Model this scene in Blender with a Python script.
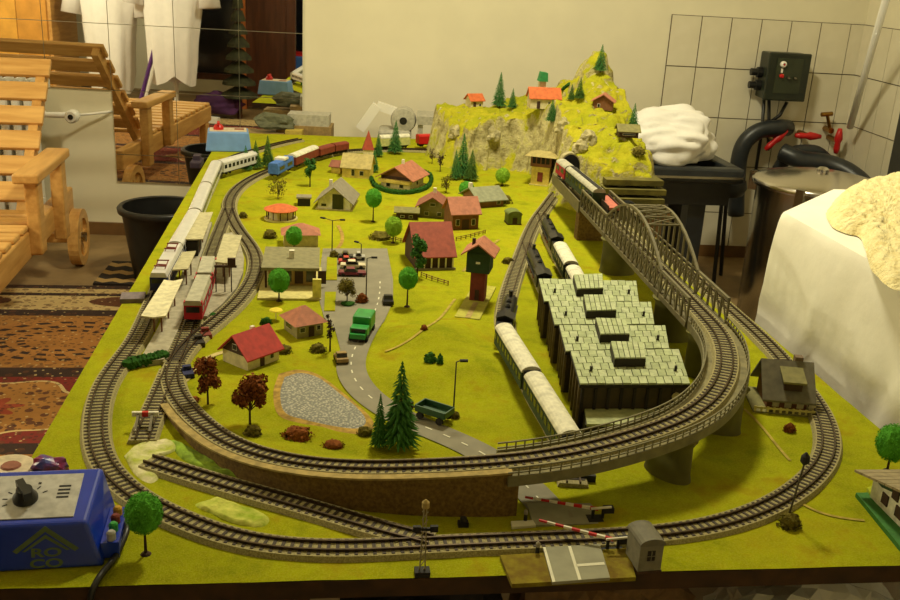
import bpy, bmesh, math, random
import numpy as np
from mathutils import Vector, Matrix, noise
random.seed(7)
PI = math.pi
for o in list(bpy.data.objects): bpy.data.objects.remove(o)
scene = bpy.context.scene
col = scene.collection
ZB = 0.5                      # height of the layout board's top above the floor
# ---------------------------------------------------------------- camera
F, PITCH, YAW, ROLL, CAMH = 969.19, .3335, .1385, .0572, .6063
def cam_axes():
    f = Vector((math.sin(YAW)*math.cos(PITCH), math.cos(YAW)*math.cos(PITCH), -math.sin(PITCH)))
    r = Vector((math.cos(YAW), -math.sin(YAW), 0)); u = r.cross(f)
    return r*math.cos(ROLL)+u*math.sin(ROLL), u*math.cos(ROLL)-r*math.sin(ROLL), f
CR, CU, CF = cam_axes()
CAM = Vector((0, 0, ZB+CAMH))
cd = bpy.data.cameras.new('camera'); cam = bpy.data.objects.new('camera', cd); col.objects.link(cam)
mm = Matrix((CR, CU, -CF)).transposed().to_4x4(); mm.translation = CAM; cam.matrix_world = mm
cd.sensor_width = 36; cd.lens = 36*F/900; cd.clip_start = .02; cd.clip_end = 60
scene.camera = cam
# ---------------------------------------------------------------- world, lights, exposure
w = bpy.data.worlds.new('world'); scene.world = w; w.use_nodes = True
bg = w.node_tree.nodes['Background']; bg.inputs[0].default_value = (1, .85, .55, 1); bg.inputs[1].default_value = .05
scene.view_settings.view_transform = 'Standard'; scene.view_settings.look = 'None'
scene.view_settings.exposure = 0.0; scene.view_settings.gamma = 1; scene.view_settings.use_curve_mapping = False
CEIL = 2.45
def area(name, loc, size, power, color, rot=(0, 0, 0)):
    l = bpy.data.lights.new(name, 'AREA'); l.shape = 'DISK'; l.size = size; l.energy = power; l.color = color
    o = bpy.data.objects.new(name, l); col.objects.link(o); o.location = loc; o.rotation_euler = rot; return o
LAMPS = [(.45, 2.32, 2.25), (-2.2, 2.0, 1.32)]
area('ceiling_lamp_light', LAMPS[0], .32, 40, (1, .92, .62))
pl_ = bpy.data.lights.new('added_fill_light', 'POINT'); pl_.energy = 60; pl_.color = (1, .92, .62); pl_.shadow_soft_size = .12  # unseen lamp added at the left to brighten the tablecloth's side
po_ = bpy.data.objects.new('added_fill_light', pl_); col.objects.link(po_); po_.location = LAMPS[1]
# ---------------------------------------------------------------- pixel of the photograph -> point on a horizontal plane
def ray(px, py): return (CR*((px-450)/F) - CU*((py-300)/F) + CF)
def B(px, py, z=0.0):
    d = ray(px, py); t = (z-CAMH)/d.z; return Vector((d.x*t, d.y*t, ZB+z))
def floor_pt(px, py): return B(px, py, -ZB)
def at_y(px, py, y):
    d = ray(px, py); t = y/d.y; return Vector((d.x*t, y, CAM.z+d.z*t))
# ---------------------------------------------------------------- materials
def lin(c):
    c = c/255.0
    return c/12.92 if c <= .04045 else ((c+.055)/1.055)**2.4
def L3(rgb): return (lin(rgb[0]), lin(rgb[1]), lin(rgb[2]), 1)
MATS = {}
class NT:
    def __init__(s, name):
        s.m = bpy.data.materials.new(name); s.m.use_nodes = True; s.t = s.m.node_tree; s.n = s.t.nodes
        s.b = s.n['Principled BSDF']
    def new(s, kind, **kw):
        x = s.n.new(kind)
        for k, v in kw.items(): setattr(x, k, v)
        return x
    def put(s, sock, v):
        if isinstance(v, bpy.types.NodeSocket): s.t.links.new(v, sock)
        elif v is not None: sock.default_value = v
    def math(s, op, a, b=None, c=None):
        x = s.new('ShaderNodeMath', operation=op); s.put(x.inputs[0], a)
        if b is not None: s.put(x.inputs[1], b)
        if c is not None: s.put(x.inputs[2], c)
        return x.outputs[0]
    def mix(s, f, a, b, bt='MIX'):
        x = s.new('ShaderNodeMix', data_type='RGBA', blend_type=bt)
        s.put(x.inputs[0], f); s.put(x.inputs[6], a); s.put(x.inputs[7], b); return x.outputs[2]
    def coord(s): return s.new('ShaderNodeTexCoord').outputs['Object']
    def noise(s, scale, detail=3, vec=None, rough=.55):
        x = s.new('ShaderNodeTexNoise'); x.inputs['Scale'].default_value = scale; x.inputs['Detail'].default_value = detail
        x.inputs['Roughness'].default_value = rough
        s.put(x.inputs['Vector'], vec if vec is not None else s.coord()); return x.outputs['Fac']
    def ramp(s, f, stops, interp='LINEAR'):
        x = s.new('ShaderNodeValToRGB'); x.color_ramp.interpolation = interp; e = x.color_ramp.elements
        while len(e) > 1: e.remove(e[-1])
        e[0].position = stops[0][0]; e[0].color = stops[0][1]
        for p, c in stops[1:]:
            k = e.new(p); k.color = c
        s.put(x.inputs[0], f); return x.outputs[0]
    def bump(s, h, strength, dist):
        x = s.new('ShaderNodeBump'); x.inputs['Strength'].default_value = strength; x.inputs['Distance'].default_value = dist
        s.put(x.inputs['Height'], h); s.put(s.b.inputs['Normal'], x.outputs[0])
def mat(name, rgb, rough=.7, var=.12, scale=60, bump=0, bd=.001, metal=0, rgb2=None, spec=None, coat=0, detail=3):
    if name in MATS: return MATS[name]
    t = NT(name); c = L3(rgb)
    c2 = L3(rgb2) if rgb2 else tuple(x*(1-2*var) for x in c[:3])+(1,)
    c1 = c if rgb2 else tuple(min(1, x*(1+var)) for x in c[:3])+(1,)
    n = t.noise(scale, detail)
    f = t.ramp(n, [(.35, (0, 0, 0, 1)), (.65, (1, 1, 1, 1))])
    t.put(t.b.inputs['Base Color'], t.mix(f, c1, c2))
    t.b.inputs['Roughness'].default_value = rough; t.b.inputs['Metallic'].default_value = metal
    if spec is not None: t.b.inputs['Specular IOR Level'].default_value = spec
    if coat: t.b.inputs['Coat Weight'].default_value = coat
    if bump: t.bump(t.noise(scale*2.5, 4), bump, bd)
    MATS[name] = t.m; return t.m
def woodmat(name, rgb, rgb2, axis='Y', scale=14, rough=.5):
    if name in MATS: return MATS[name]
    t = NT(name); mp = t.new('ShaderNodeMapping'); t.put(mp.inputs[0], t.coord())
    s = {'X': (.12, 1, 1), 'Y': (1, .12, 1), 'Z': (1, 1, .12)}[axis]; mp.inputs['Scale'].default_value = s
    n = t.noise(scale*4, 5, mp.outputs[0]); n2 = t.noise(scale*.6, 2, mp.outputs[0])
    f = t.math('ADD', t.math('MULTIPLY', n, .6), t.math('MULTIPLY', n2, .4))
    t.put(t.b.inputs['Base Color'], t.ramp(f, [(.35, L3(rgb2)), (.6, L3(rgb))])); t.b.inputs['Roughness'].default_value = rough
    t.bump(n, .15, .001); MATS[name] = t.m; return t.m
# ---------------------------------------------------------------- mesh building
class MB:
    def __init__(s): s.v = []; s.f = []; s.smooth = False; s.mi = []; s.cur = 0
    def add(s, vs, fs, M=None):
        k = len(s.v)
        s.v += [tuple(M @ Vector(p)) for p in vs] if M else [tuple(p) for p in vs]
        s.f += [tuple(i+k for i in f) for f in fs]; s.mi += [s.cur]*len(fs); return s
    def box(s, x0, x1, y0, y1, z0, z1, M=None, tx=0, ty=0):
        vs = [(x0, y0, z0), (x1, y0, z0), (x1, y1, z0), (x0, y1, z0),
              (x0+tx, y0+ty, z1), (x1-tx, y0+ty, z1), (x1-tx, y1-ty, z1), (x0+tx, y1-ty, z1)]
        return s.add(vs, [(0, 3, 2, 1), (4, 5, 6, 7), (0, 1, 5, 4), (1, 2, 6, 5), (2, 3, 7, 6), (3, 0, 4, 7)], M)
    def prism(s, poly, z0, z1, M=None):
        n = len(poly); vs = [(p[0], p[1], z0) for p in poly]+[(p[0], p[1], z1) for p in poly]
        area2 = sum(poly[i][0]*poly[(i+1) % n][1]-poly[(i+1) % n][0]*poly[i][1] for i in range(n))
        r = list(range(n)); fs = [tuple(r[::-1]), tuple(i+n for i in r)]+[(i, (i+1) % n, (i+1) % n+n, i+n) for i in range(n)]
        if area2 < 0: fs = [f[::-1] for f in fs]
        return s.add(vs, fs, M)
    def extr(s, prof, a0, a1, axis='x', M=None):
        # profile in the two other axes, extruded along axis
        mk = {'x': lambda a, p: (a, p[0], p[1]), 'y': lambda a, p: (p[0], a, p[1])}[axis]
        n = len(prof); vs = [mk(a0, p) for p in prof]+[mk(a1, p) for p in prof]; r = list(range(n))
        area2 = sum(prof[i][0]*prof[(i+1) % n][1]-prof[(i+1) % n][0]*prof[i][1] for i in range(n))
        fs = [tuple(r[::-1]), tuple(i+n for i in r)]+[(i, (i+1) % n, (i+1) % n+n, i+n) for i in range(n)]
        if (area2 < 0) != (axis == 'y'): fs = [f[::-1] for f in fs]
        return s.add(vs, fs, M)
    def lathe(s, prof, n=20, M=None, caps=True):
        vs = []; fs = []
        for r, z in prof: vs += [(r*math.cos(2*PI*i/n), r*math.sin(2*PI*i/n), z) for i in range(n)]
        for k in range(len(prof)-1):
            for i in range(n): fs.append((k*n+i, k*n+(i+1) % n, (k+1)*n+(i+1) % n, (k+1)*n+i))
        if caps: fs += [tuple(range(n))[::-1], tuple((len(prof)-1)*n+i for i in range(n))]
        return s.add(vs, fs, M)
    def cyl(s, p0, p1, r0, r1=None, n=8):
        return s.tube([p0, p1], [r0, r0 if r1 is None else r1], n)
    def tube(s, pts, r, n=8, closed=False):
        pts = [Vector(p) for p in pts]; m = len(pts); rs = r if isinstance(r, (list, tuple)) else [r]*m
        vs = []; fs = []; up = None
        for i, p in enumerate(pts):
            a = pts[i-1] if i else pts[0]; b = pts[i+1] if i < m-1 else pts[-1]
            d = (b-a).normalized() if (b-a).length > 1e-9 else Vector((0, 0, 1))
            if up is None: up = Vector((0, 0, 1)) if abs(d.z) < .9 else Vector((1, 0, 0))
            x = d.cross(up); x = x.normalized() if x.length > 1e-6 else Vector((1, 0, 0)); up = x.cross(d).normalized()
            vs += [tuple(p+(x*math.cos(2*PI*k/n)+up*math.sin(2*PI*k/n))*rs[i]) for k in range(n)]
        for i in range(m-1):
            for k in range(n): fs.append((i*n+k, i*n+(k+1) % n, (i+1)*n+(k+1) % n, (i+1)*n+k))
        fs += [tuple(range(n))[::-1], tuple((m-1)*n+k for k in range(n))]
        return s.add(vs, fs)
    def bar(s, p0, p1, wd, ht=None):
        # square bar between two points
        p0 = Vector(p0); p1 = Vector(p1); d = (p1-p0); L = d.length; d.normalize()
        up = Vector((0, 0, 1)) if abs(d.z) < .95 else Vector((0, 1, 0))
        x = d.cross(up).normalized(); u = x.cross(d); h = (ht or wd)/2; k = wd/2
        vs = [tuple(q+x*a*k+u*b*h) for q in (p0, p1) for a, b in ((-1, -1), (1, -1), (1, 1), (-1, 1))]
        return s.add(vs, [(0, 1, 2, 3), (7, 6, 5, 4), (0, 4, 5, 1), (1, 5, 6, 2), (2, 6, 7, 3), (3, 7, 4, 0)])
    def ico(s, c, r, sub=2, amp=0, seed=0, sc=(1, 1, 1), fr=3.0):
        bm = bmesh.new(); bmesh.ops.create_icosphere(bm, subdivisions=sub, radius=1)
        vs = []
        for v in bm.verts:
            k = 1+amp*noise.noise(v.co*fr+Vector((seed*3.1, seed*1.7, seed)))
            vs.append((c[0]+v.co.x*r*sc[0]*k, c[1]+v.co.y*r*sc[1]*k, c[2]+v.co.z*r*sc[2]*k))
        fs = [tuple(v.index for v in f.verts) for f in bm.faces]; bm.free(); return s.add(vs, fs)
    def sweep(s, path, prof, closed=True):
        # profile (offset sideways to the right, height) carried along a list of points
        n = len(prof); vs = []; fs = []; m = len(path)
        for i, p in enumerate(path):
            a = path[max(0, i-1)]; b = path[min(m-1, i+1)]; d = Vector((b[0]-a[0], b[1]-a[1], 0)).normalized(); x = Vector((d.y, -d.x, 0))
            vs += [(p[0]+x.x*q[0], p[1]+x.y*q[0], p[2]+q[1]) for q in prof]
        for i in range(m-1):
            for k in range(n if closed else n-1): fs.append((i*n+k, (i+1)*n+k, (i+1)*n+(k+1) % n, i*n+(k+1) % n))
        if closed: fs += [tuple(range(n)), tuple((m-1)*n+k for k in range(n))[::-1]]
        return s.add(vs, fs)
    def mesh(s, name, mats, smooth=False):
        me = bpy.data.meshes.new(name); me.from_pydata(s.v, [], s.f); ms = mats if isinstance(mats, (list, tuple)) else [mats]
        for m in ms: me.materials.append(m)
        if len(ms) > 1: me.polygons.foreach_set('material_index', s.mi)
        if smooth: me.polygons.foreach_set('use_smooth', [True]*len(me.polygons))
        bm = bmesh.new(); bm.from_mesh(me); bmesh.ops.recalc_face_normals(bm, faces=bm.faces); bm.to_mesh(me); bm.free()
        me.update(); return me
    def build(s, name, mats, parent=None, smooth=False, loc=None, rz=0, angle=None):
        o = bpy.data.objects.new(name, s.mesh(name, mats, smooth)); col.objects.link(o)
        if loc is not None: o.location = loc
        if rz: o.rotation_euler = (0, 0, rz)
        if parent: o.parent = parent
        if angle:
            for p in o.data.polygons: p.use_smooth = True
            o.data.set_sharp_from_angle(angle=math.radians(angle))
        return o
def tag(o, label=None, cat=None, group=None, kind=None):
    if label: o['label'] = label
    if cat: o['category'] = cat
    if group: o['group'] = group
    if kind: o['kind'] = kind
    return o
def thing(name, label, cat, loc=(0, 0, 0), rz=0, group=None):
    o = bpy.data.objects.new(name, None); col.objects.link(o); o.location = loc; o.rotation_euler = (0, 0, rz)
    o.empty_display_size = .01
    return tag(o, label, cat, group)
def inst(mesh, name, parent=None, loc=(0, 0, 0), rz=0, sc=None):
    o = bpy.data.objects.new(name, mesh); col.objects.link(o); o.location = loc; o.rotation_euler = (0, 0, rz)
    if sc: o.scale = (sc, sc, sc) if isinstance(sc, (int, float)) else sc
    if parent: o.parent = parent
    return o
def bevel(o, wd, seg=2):
    m = o.modifiers.new('bevel', 'BEVEL'); m.width = wd; m.segments = seg; m.limit_method = 'ANGLE'; return o
def T(x, y, z, rz=0): return Matrix.Translation((x, y, z)) @ Matrix.Rotation(rz, 4, 'Z')
def rotmat(axis, a, c=(0, 0, 0)): return Matrix.Translation(c) @ Matrix.Rotation(a, 4, axis) @ Matrix.Translation([-q for q in c])
# ================================================================= THE ROOM
WA = -.062                  # the back wall is not quite square to the board
W0 = Vector((-.897, 3.925, 0)); WD = Vector((math.cos(WA), math.sin(WA), 0)); WN = Vector((WD.y, -WD.x, 0))   # WN points into the room
def wallpt(s, out, z): return W0+WD*s+WN*out+Vector((0, 0, z))
def on_wall(px, py, out=0.0):
    d = ray(px, py); q = W0+WN*out-Vector((0, 0, 0)); t = (q-Vector((0, 0, 0))).dot(WN)/d.dot(WN); p = Vector((d.x*t, d.y*t, CAM.z+d.z*t))
    return (p-W0).dot(WD), p.z
def reflect(p):
    k = (Vector((p[0], p[1], 0))-W0).dot(WN); return Vector(p)-WN*(2*k)
m_wall = mat('cream_wall_paint', (226, 219, 192), .9, .02, 6, .05, .002)
m_ceil = mat('ceiling_paint', (228, 224, 208), .95, .02, 4)
m_tile = mat('beige_wall_tile', (226, 219, 196), .3, .05, 5, rgb2=(210, 202, 176))
m_grout = mat('dark_grout', (92, 80, 62), .9, .1, 30)
m_floor = mat('tan_floor_tile', (150, 124, 84), .55, .1, 7, .1, .002, rgb2=(118, 95, 60))
m_base = mat('brown_baseboard_tile', (116, 84, 48), .4, .15, 10)
SR = on_wall(847, 124)[0]                       # where the back wall meets the right wall
XL = -3.35
corner = wallpt(SR, 0, 0)
lefts = (XL-W0.x)/WD.x
REAR = -.40
def struct(o): o['kind'] = 'structure'; return o
struct(MB().box(XL-.1, 3.4, REAR-.1, 4.4, -.08, 0).build('floor', m_floor))
struct(MB().box(XL-.1, 3.4, REAR-.1, 4.4, CEIL, CEIL+.08).build('ceiling', m_ceil))
wb = struct(MB().box(lefts-.1, SR+.3, 0, .12, 0, CEIL).build('wall_back', m_wall, loc=W0, rz=WA))
# right wall: starts at the corner and runs towards the viewer, square to the back wall
wr = struct(MB().box(0, 9, 0, .12, 0, CEIL).build('wall_right', m_wall, loc=corner, rz=WA-PI/2))
struct(MB().box(XL-.12, XL, REAR-.1, 4.4, 0, CEIL).build('wall_left', m_wall))
# rear wall with a big dark window (seen in the mirror)
def rear_x(px, py):
    d = ray(px, py); e = WN; d2 = d-2*d.dot(e)*e; k = (W0-CAM).dot(e)/d.dot(e); p = CAM+d*k; return p.x+d2.x*(REAR-p.y)/d2.y
WX0, WX1, WZ0, WZ1 = rear_x(186, 60), rear_x(330, 60), .10, 2.1
mb = MB(); mb.box(XL-.1, WX0, REAR-.12, REAR, 0, CEIL); mb.box(WX1, 3.4, REAR-.12, REAR, 0, CEIL)
mb.box(WX0, WX1, REAR-.12, REAR, 0, WZ0); mb.box(WX0, WX1, REAR-.12, REAR, WZ1, CEIL)
struct(mb.build('wall_rear', m_wall))
mg = NT('night_window_glass'); mg.b.inputs['Base Color'].default_value = (.006, .007, .01, 1); mg.b.inputs['Roughness'].default_value = .12; MATS['night'] = mg.m
win = struct(MB().box(WX0, WX1, REAR-.08, REAR-.06, WZ0, WZ1).build('window_1', mg.m))
m_dkwood = woodmat('dark_red_wood', (96, 52, 26), (58, 28, 14), 'Z', 8, .4)
mb = MB()
for a in (WX0, WX1-.05): mb.box(a, a+.05, REAR-.06, REAR-.02, WZ0, WZ1)
mb.box(WX0, WX1, REAR-.06, REAR-.02, WZ0, WZ0+.05); mb.box(WX0, WX1, REAR-.06, REAR-.02, WZ1-.05, WZ1)
mb.build('window_frame', m_dkwood, win)
# wall tiles: brick-sized tiles, 116 x 195 mm, each one a piece
S0, S1 = on_wall(702, 15)[0], on_wall(821, 22)[0]; TW, ZT = (S1-S0)/4, on_wall(760, 19)[1]; TH = (ZT-on_wall(770, 120)[1])/2
tile_me = MB().box(-TW/2+.002, TW/2-.002, -.010, 0, .002, TH-.002).mesh('tile', m_tile)
gb = MB().box(S0-TW, SR, -.006, 0, ZT-5*TH, ZT).build('grout_bed', m_grout, wb)
k = S0-TW
while k+TW <= SR+.001 or k < SR-.02:
    wd_ = min(TW, SR-k)
    for r in range(5):
        inst(tile_me, 'tile', wb, (k+wd_/2, 0, ZT-(r+1)*TH), 0, (wd_/TW, 1, 1))
    k += TW
gb = MB().box(0, 14*TW, -.006, 0, ZT-5*TH, ZT).build('grout_bed', m_grout, wr)
for i in range(14):
    for r in range(5): inst(tile_me, 'tile', wr, (TW/2+i*TW, 0, ZT-(r+1)*TH))
struct(MB().box(lefts, SR, -.012, 0, 0, .05).build('baseboard_back', m_base, loc=W0, rz=WA))
# mirror made of square mirror tiles
t = NT('mirror_silver'); t.b.inputs['Base Color'].default_value = (.82, .82, .80, 1); t.b.inputs['Metallic'].default_value = 1; t.b.inputs['Roughness'].default_value = .012; MATS['mirror'] = t.m
mir = thing('wall_mirror', 'wall mirror made of square frameless mirror tiles above the black bin', 'mirror', W0, WA)
SM = on_wall(112, 85)[0]; MT = (on_wall(303, 60)[0]-SM)/3; ZM1, ZM2 = on_wall(175, 93)[1], on_wall(175, 27)[1]; MV = ZM2-ZM1
def mtile(s0, s1, z0, z1):
    MB().box(s0+.0012, s1-.0012, -.008, -.001, z0+.0012, z1-.0012).build('mirror_tile', t.m, mir)
zt = [on_wall(208, 185)[1], ZM1-MV, ZM1, ZM2, ZM2+MV, ZM2+2*MV]
ss = [SM+MT*i for i in range(-7, 4)]
for i in range(len(ss)-1):
    for j in range(len(zt)-1):
        if ss[i] < SM-.01 and zt[j] < ZM1-.01: continue
        mtile(ss[i], ss[i+1], zt[j], zt[j+1])
# ---------------------------------------------------------------- rug (flat print)
def rug_material():
    t = NT('oriental_rug'); c = t.coord(); sep = t.new('ShaderNodeSeparateXYZ'); t.put(sep.inputs[0], c); X = sep.outputs[0]; Y = t.math('MULTIPLY', sep.outputs[1], -1.0)
    red, ochre, dark, cream, brown = L3((122, 30, 20)), L3((164, 112, 48)), L3((44, 24, 16)), L3((206, 178, 120)), L3((96, 54, 26))
    # bands along Y, the rug's length 2.3 m; Y = 0 at the far edge, growing towards the viewer
    stops = [(0, dark), (.035, cream), (.075, dark), (.10, cream), (.235, dark), (.29, ochre), (.70, dark), (.755, red), (1.14, dark), (1.19, ochre), (1.55, dark), (1.60, red), (2.0, dark), (2.05, cream)]
    base = t.ramp(t.math('DIVIDE', Y, 2.3), [(p/2.3, q) for p, q in stops], 'CONSTANT')
    vn = t.new('ShaderNodeTexVoronoi'); vn.inputs['Scale'].default_value = 30; t.put(vn.inputs['Vector'], c)
    spots = t.math('LESS_THAN', vn.outputs['Distance'], .33)
    nz = t.noise(38, 3, c)
    base = t.mix(t.math('MULTIPLY', spots, .55), base, brown)
    def ring(cx, cy, rx, ry, inner, freq, colr, cut, wob=0):
        dx = t.math('DIVIDE', t.math('SUBTRACT', X, cx), rx); dy = t.math('DIVIDE', t.math('SUBTRACT', Y, cy), ry)
        rr = t.math('SQRT', t.math('ADD', t.math('MULTIPLY', dx, dx), t.math('MULTIPLY', dy, dy)))
        an = t.math('ARCTAN2', dy, dx)
        if wob: rr = t.math('ADD', rr, t.math('MULTIPLY', t.math('SINE', t.math('MULTIPLY', an, 7)), wob))
        return rr, an
    for cx in (.04, .62, 1.2, -.54, -1.12):
        rr, an = ring(cx, .50, .27, .17, 0, 0, None, 0)
        base = t.mix(t.math('LESS_THAN', rr, 1.05), base, L3((168, 112, 48)))
        band = t.math('GREATER_THAN', t.math('SINE', t.math('MULTIPLY', rr, 31)), .1)
        dots = t.math('GREATER_THAN', t.math('SINE', t.math('ADD', t.math('MULTIPLY', an, 22), t.math('MULTIPLY', rr, 9))), -.1)
        inr = t.math('MULTIPLY', t.math('LESS_THAN', rr, 1.0), t.math('GREATER_THAN', rr, .42))
        base = t.mix(t.math('MULTIPLY', t.math('MULTIPLY', band, dots), inr), base, dark)
        rr, an = ring(cx+.16, .16, .17, .055, 0, 0, None, 0)
        base = t.mix(t.math('LESS_THAN', rr, 1.0), base, brown)
        for cy in (.95, 1.8):
            rr, an = ring(cx-.08, cy, .23, .155, 0, 0, None, 0, .09)
            base = t.mix(t.math('LESS_THAN', rr, 1.05), base, cream)
            base = t.mix(t.math('LESS_THAN', rr, 1.0), base, t.mix(spots, ochre, brown))
            base = t.mix(t.math('LESS_THAN', rr, .3), base, L3((150, 60, 30)))
    v3 = t.new('ShaderNodeTexVoronoi'); v3.inputs['Scale'].default_value = 62; t.put(v3.inputs['Vector'], c)
    base = t.mix(t.math('MULTIPLY', t.math('LESS_THAN', v3.outputs['Distance'], .30), .55), base, dark)
    v4 = t.new('ShaderNodeTexVoronoi'); v4.inputs['Scale'].default_value = 44; t.put(v4.inputs['Vector'], c)
    base = t.mix(t.math('MULTIPLY', t.math('LESS_THAN', v4.outputs['Distance'], .17), .7), base, cream)
    base = t.mix(t.math('MULTIPLY', nz, .35), base, L3((60, 36, 20)))
    # tiny border checks
    t.put(t.b.inputs['Base Color'], base); t.b.inputs['Roughness'].default_value = .95
    t.bump(t.noise(700, 2, c), .4, .002); return t.m
RUGY = 3.24
m_rug = rug_material()
rug = MB(); rug.prism([(-1.4, -2.3), (.42, -2.3), (.42, 0), (-1.4, 0)], 0.001, .010)
o = rug.build('rug', m_rug, loc=(-.78, RUGY, 0))
tag(o, 'red and ochre patterned oriental rug with banded medallions on the floor', 'rug')
mb = MB(); mb.prism([(0, 0), (.62, 0), (.62, .26), (0, .26)], .001, .009)
t2 = NT('runner_rug'); c = t2.coord(); sep = t2.new('ShaderNodeSeparateXYZ'); t2.put(sep.inputs[0], c)
zz = t2.math('PINGPONG', t2.math('ADD', sep.outputs[1], t2.math('MULTIPLY', t2.math('PINGPONG', sep.outputs[0], .03), .6)), .045)
t2.put(t2.b.inputs['Base Color'], t2.mix(t2.math('GREATER_THAN', zz, .026), L3((36, 26, 20)), L3((170, 138, 84)))); t2.b.inputs['Roughness'].default_value = .95
tag(mb.build('runner_rug', t2.m, loc=(-.78, 3.27, 0), rz=-.05), 'small dark zigzag rug beside the black bin', 'rug')
# ================================================================= THINGS IN THE ROOM
m_pine = woodmat('pine_wood', (222, 176, 104), (190, 138, 70), 'X', 12, .38)
m_piney = woodmat('pine_wood_long', (216, 168, 96), (182, 130, 64), 'Y', 12, .38)
m_white = mat('white_enamel', (232, 228, 218), .35, .02, 8)
m_blackpl = mat('black_plastic', (26, 26, 25), .42, .15, 30)
m_dkgrey = mat('dark_grey_rubber', (38, 42, 46), .4, .15, 20)
m_steel = mat('brushed_steel', (176, 172, 160), .22, .06, 14, metal=1)
m_red = mat('red_plastic', (196, 30, 30), .35, .05, 30)
m_chrome = mat('chrome', (214, 210, 206), .2, .02, 10, metal=1)
# --- deck lounger with wheels
LX = -.893
lg = thing('deck_lounger', 'slatted pine deck lounger with armrests and spoked wheels in front of the radiator', 'lounger', (LX, 3.40, 0), .03)
def lb(name, x0, x1, y0, y1, z0, z1, m=None, rx=0, c=(0, 0, 0), par=None):
    mb = MB(); mb.box(x0, x1, y0, y1, z0, z1, rotmat('X', rx, c) if rx else None)
    return bevel(mb.build(name, m or m_pine, par or lg), .006)
WID = -.64
hy, hz, ha = -.22, .27, math.atan2(.44, .45)
for sx in (0, WID):
    lb('side_rail', sx-.04, sx, -1.25, .17, .19, .275, m_piney)
    lb('armrest', sx-.03, sx+.045, -.47, -.04, .425, .455, m_piney)
    lb('arm_post', sx-.005, sx+.035, -.445, -.385, .20, .425, m_piney)
    lb('arm_post', sx-.005, sx+.035, -.13, -.07, .16, .425, m_piney)
    lb('front_leg', sx-.04, sx, -1.2, -1.13, .0105, .19, m_piney)
    rail = MB(); d = Vector((0, math.cos(ha), math.sin(ha)))
    rail.bar(Vector((sx+(-.075 if sx == 0 else .065), hy, hz))-d*.02, Vector((sx+(-.075 if sx == 0 else .065), hy, hz))+d*.60, .03, .045); rail.build('back_rail', m_piney, lg)
    wl = MB(); M = Matrix.Translation((sx+.02 if sx == 0 else sx-.06, .115, .102)) @ Matrix.Rotation(PI/2, 4, 'Y')
    n = 28
    for r0, r1 in ((.070, .102),):
        vs = []; fs = []
        for r, z in ((r0, -.018), (r1, -.018), (r1, .018), (r0, .018)): vs += [(r*math.cos(2*PI*i/n), r*math.sin(2*PI*i/n), z) for i in range(n)]
        for k in range(4):
            for i in range(n): fs.append((k*n+i, k*n+(i+1) % n, ((k+1) % 4)*n+(i+1) % n, ((k+1) % 4)*n+i))
        wl.add(vs, fs, M)
    whl = wl.build('wheel', m_piney, lg)
    sp = MB()
    for i in range(5):
        a = 2*PI*i/5+.3; sp.add(*[(lambda b: (b.v, b.f))(MB().bar((0, 0, 0), (.078*math.cos(a), .078*math.sin(a), 0), .022, .022))][0], M)
    sp.build('spokes', m_piney, whl)
    MB().lathe([(.018, -.026), (.018, .026)], 14, M).build('hub', m_steel, whl)
lb('axle_board', WID, 0, .09, .14, .085, .12, m_pine)
for i in range(6):
    s0 = .02+i*.101; mb = MB()
    mb.box(WID+.03, -.045, s0, s0+.072, .0, .018); o = mb.build('slat', m_pine, lg); o.location = (0, hy, hz+.02); o.rotation_euler = (ha, 0, 0); bevel(o, .004)
for i in range(11):
    lb('slat', WID, -.003, hy-.095-i*.092, hy-.03-i*.092, .276, .294)
# --- radiator with its valve
s_r, _ = on_wall(47, 140)
rd = thing('radiator', 'white column radiator with a thermostatic valve under the mirror', 'radiator', wallpt(0, 0, 0), WA)
fin = MB(); fin.box(-.014, .014, -.13, -.04, .10, .60); 
finme = fin.mesh('fin', m_white)
for i in range(13): bevel(inst(finme, 'fin', rd, (s_r-.02-i*.045, 0, 0)), .01)
MB().box(s_r-.62, s_r, -.10, -.07, .13, .16).build('manifold', m_white, rd); MB().box(s_r-.62, s_r, -.10, -.07, .54, .57).build('manifold', m_white, rd)
vs_, vz = on_wall(73, 116, .12)
val = MB(); M = Matrix.Translation((vs_, -.12, vz)) @ Matrix.Rotation(PI/2, 4, 'X')
val.lathe([(.016, -.03), (.022, -.02), (.025, 0), (.025, .022), (.019, .03), (.019, .031)], 20, M); v_ = val.build('valve_head', m_white, rd, angle=40)
MB().lathe([(.010, .0305), (.010, .033)], 14, M).build('valve_button', m_blackpl, v_)
MB().tube([(s_r-.01, -.085, .555), (s_r+.03, -.09, vz-.005), (vs_, -.10, vz)], .012, 8).build('valve_body', m_white, rd, True)
MB().tube([(vs_, -.10, vz), (vs_+.05, -.05, vz+.0), (vs_+.10, -.02, vz+.005), (vs_+.11, 0, vz+.005)], .005, 8).build('pipe', m_white, rd, True)
# --- black bin
pb = (-.555, 3.36)
bn = thing('waste_bin', 'black round plastic waste bin on the floor below the mirror', 'bin', (pb[0], pb[1], .0092))
MB().lathe([(.10, .0), (.104, .012), (.135, .245), (.129, .245), (.098, .016), (.0, .016)], 36, caps=False).build('bucket', m_blackpl, bn, angle=50)
vs = MB(); n = 36
prof = [(.134, .232), (.146, .236), (.148, .250), (.142, .257), (.129, .255), (.129, .244)]
vs.lathe(prof, n, caps=False).build('rim', m_blackpl, bn, angle=60)
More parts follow.
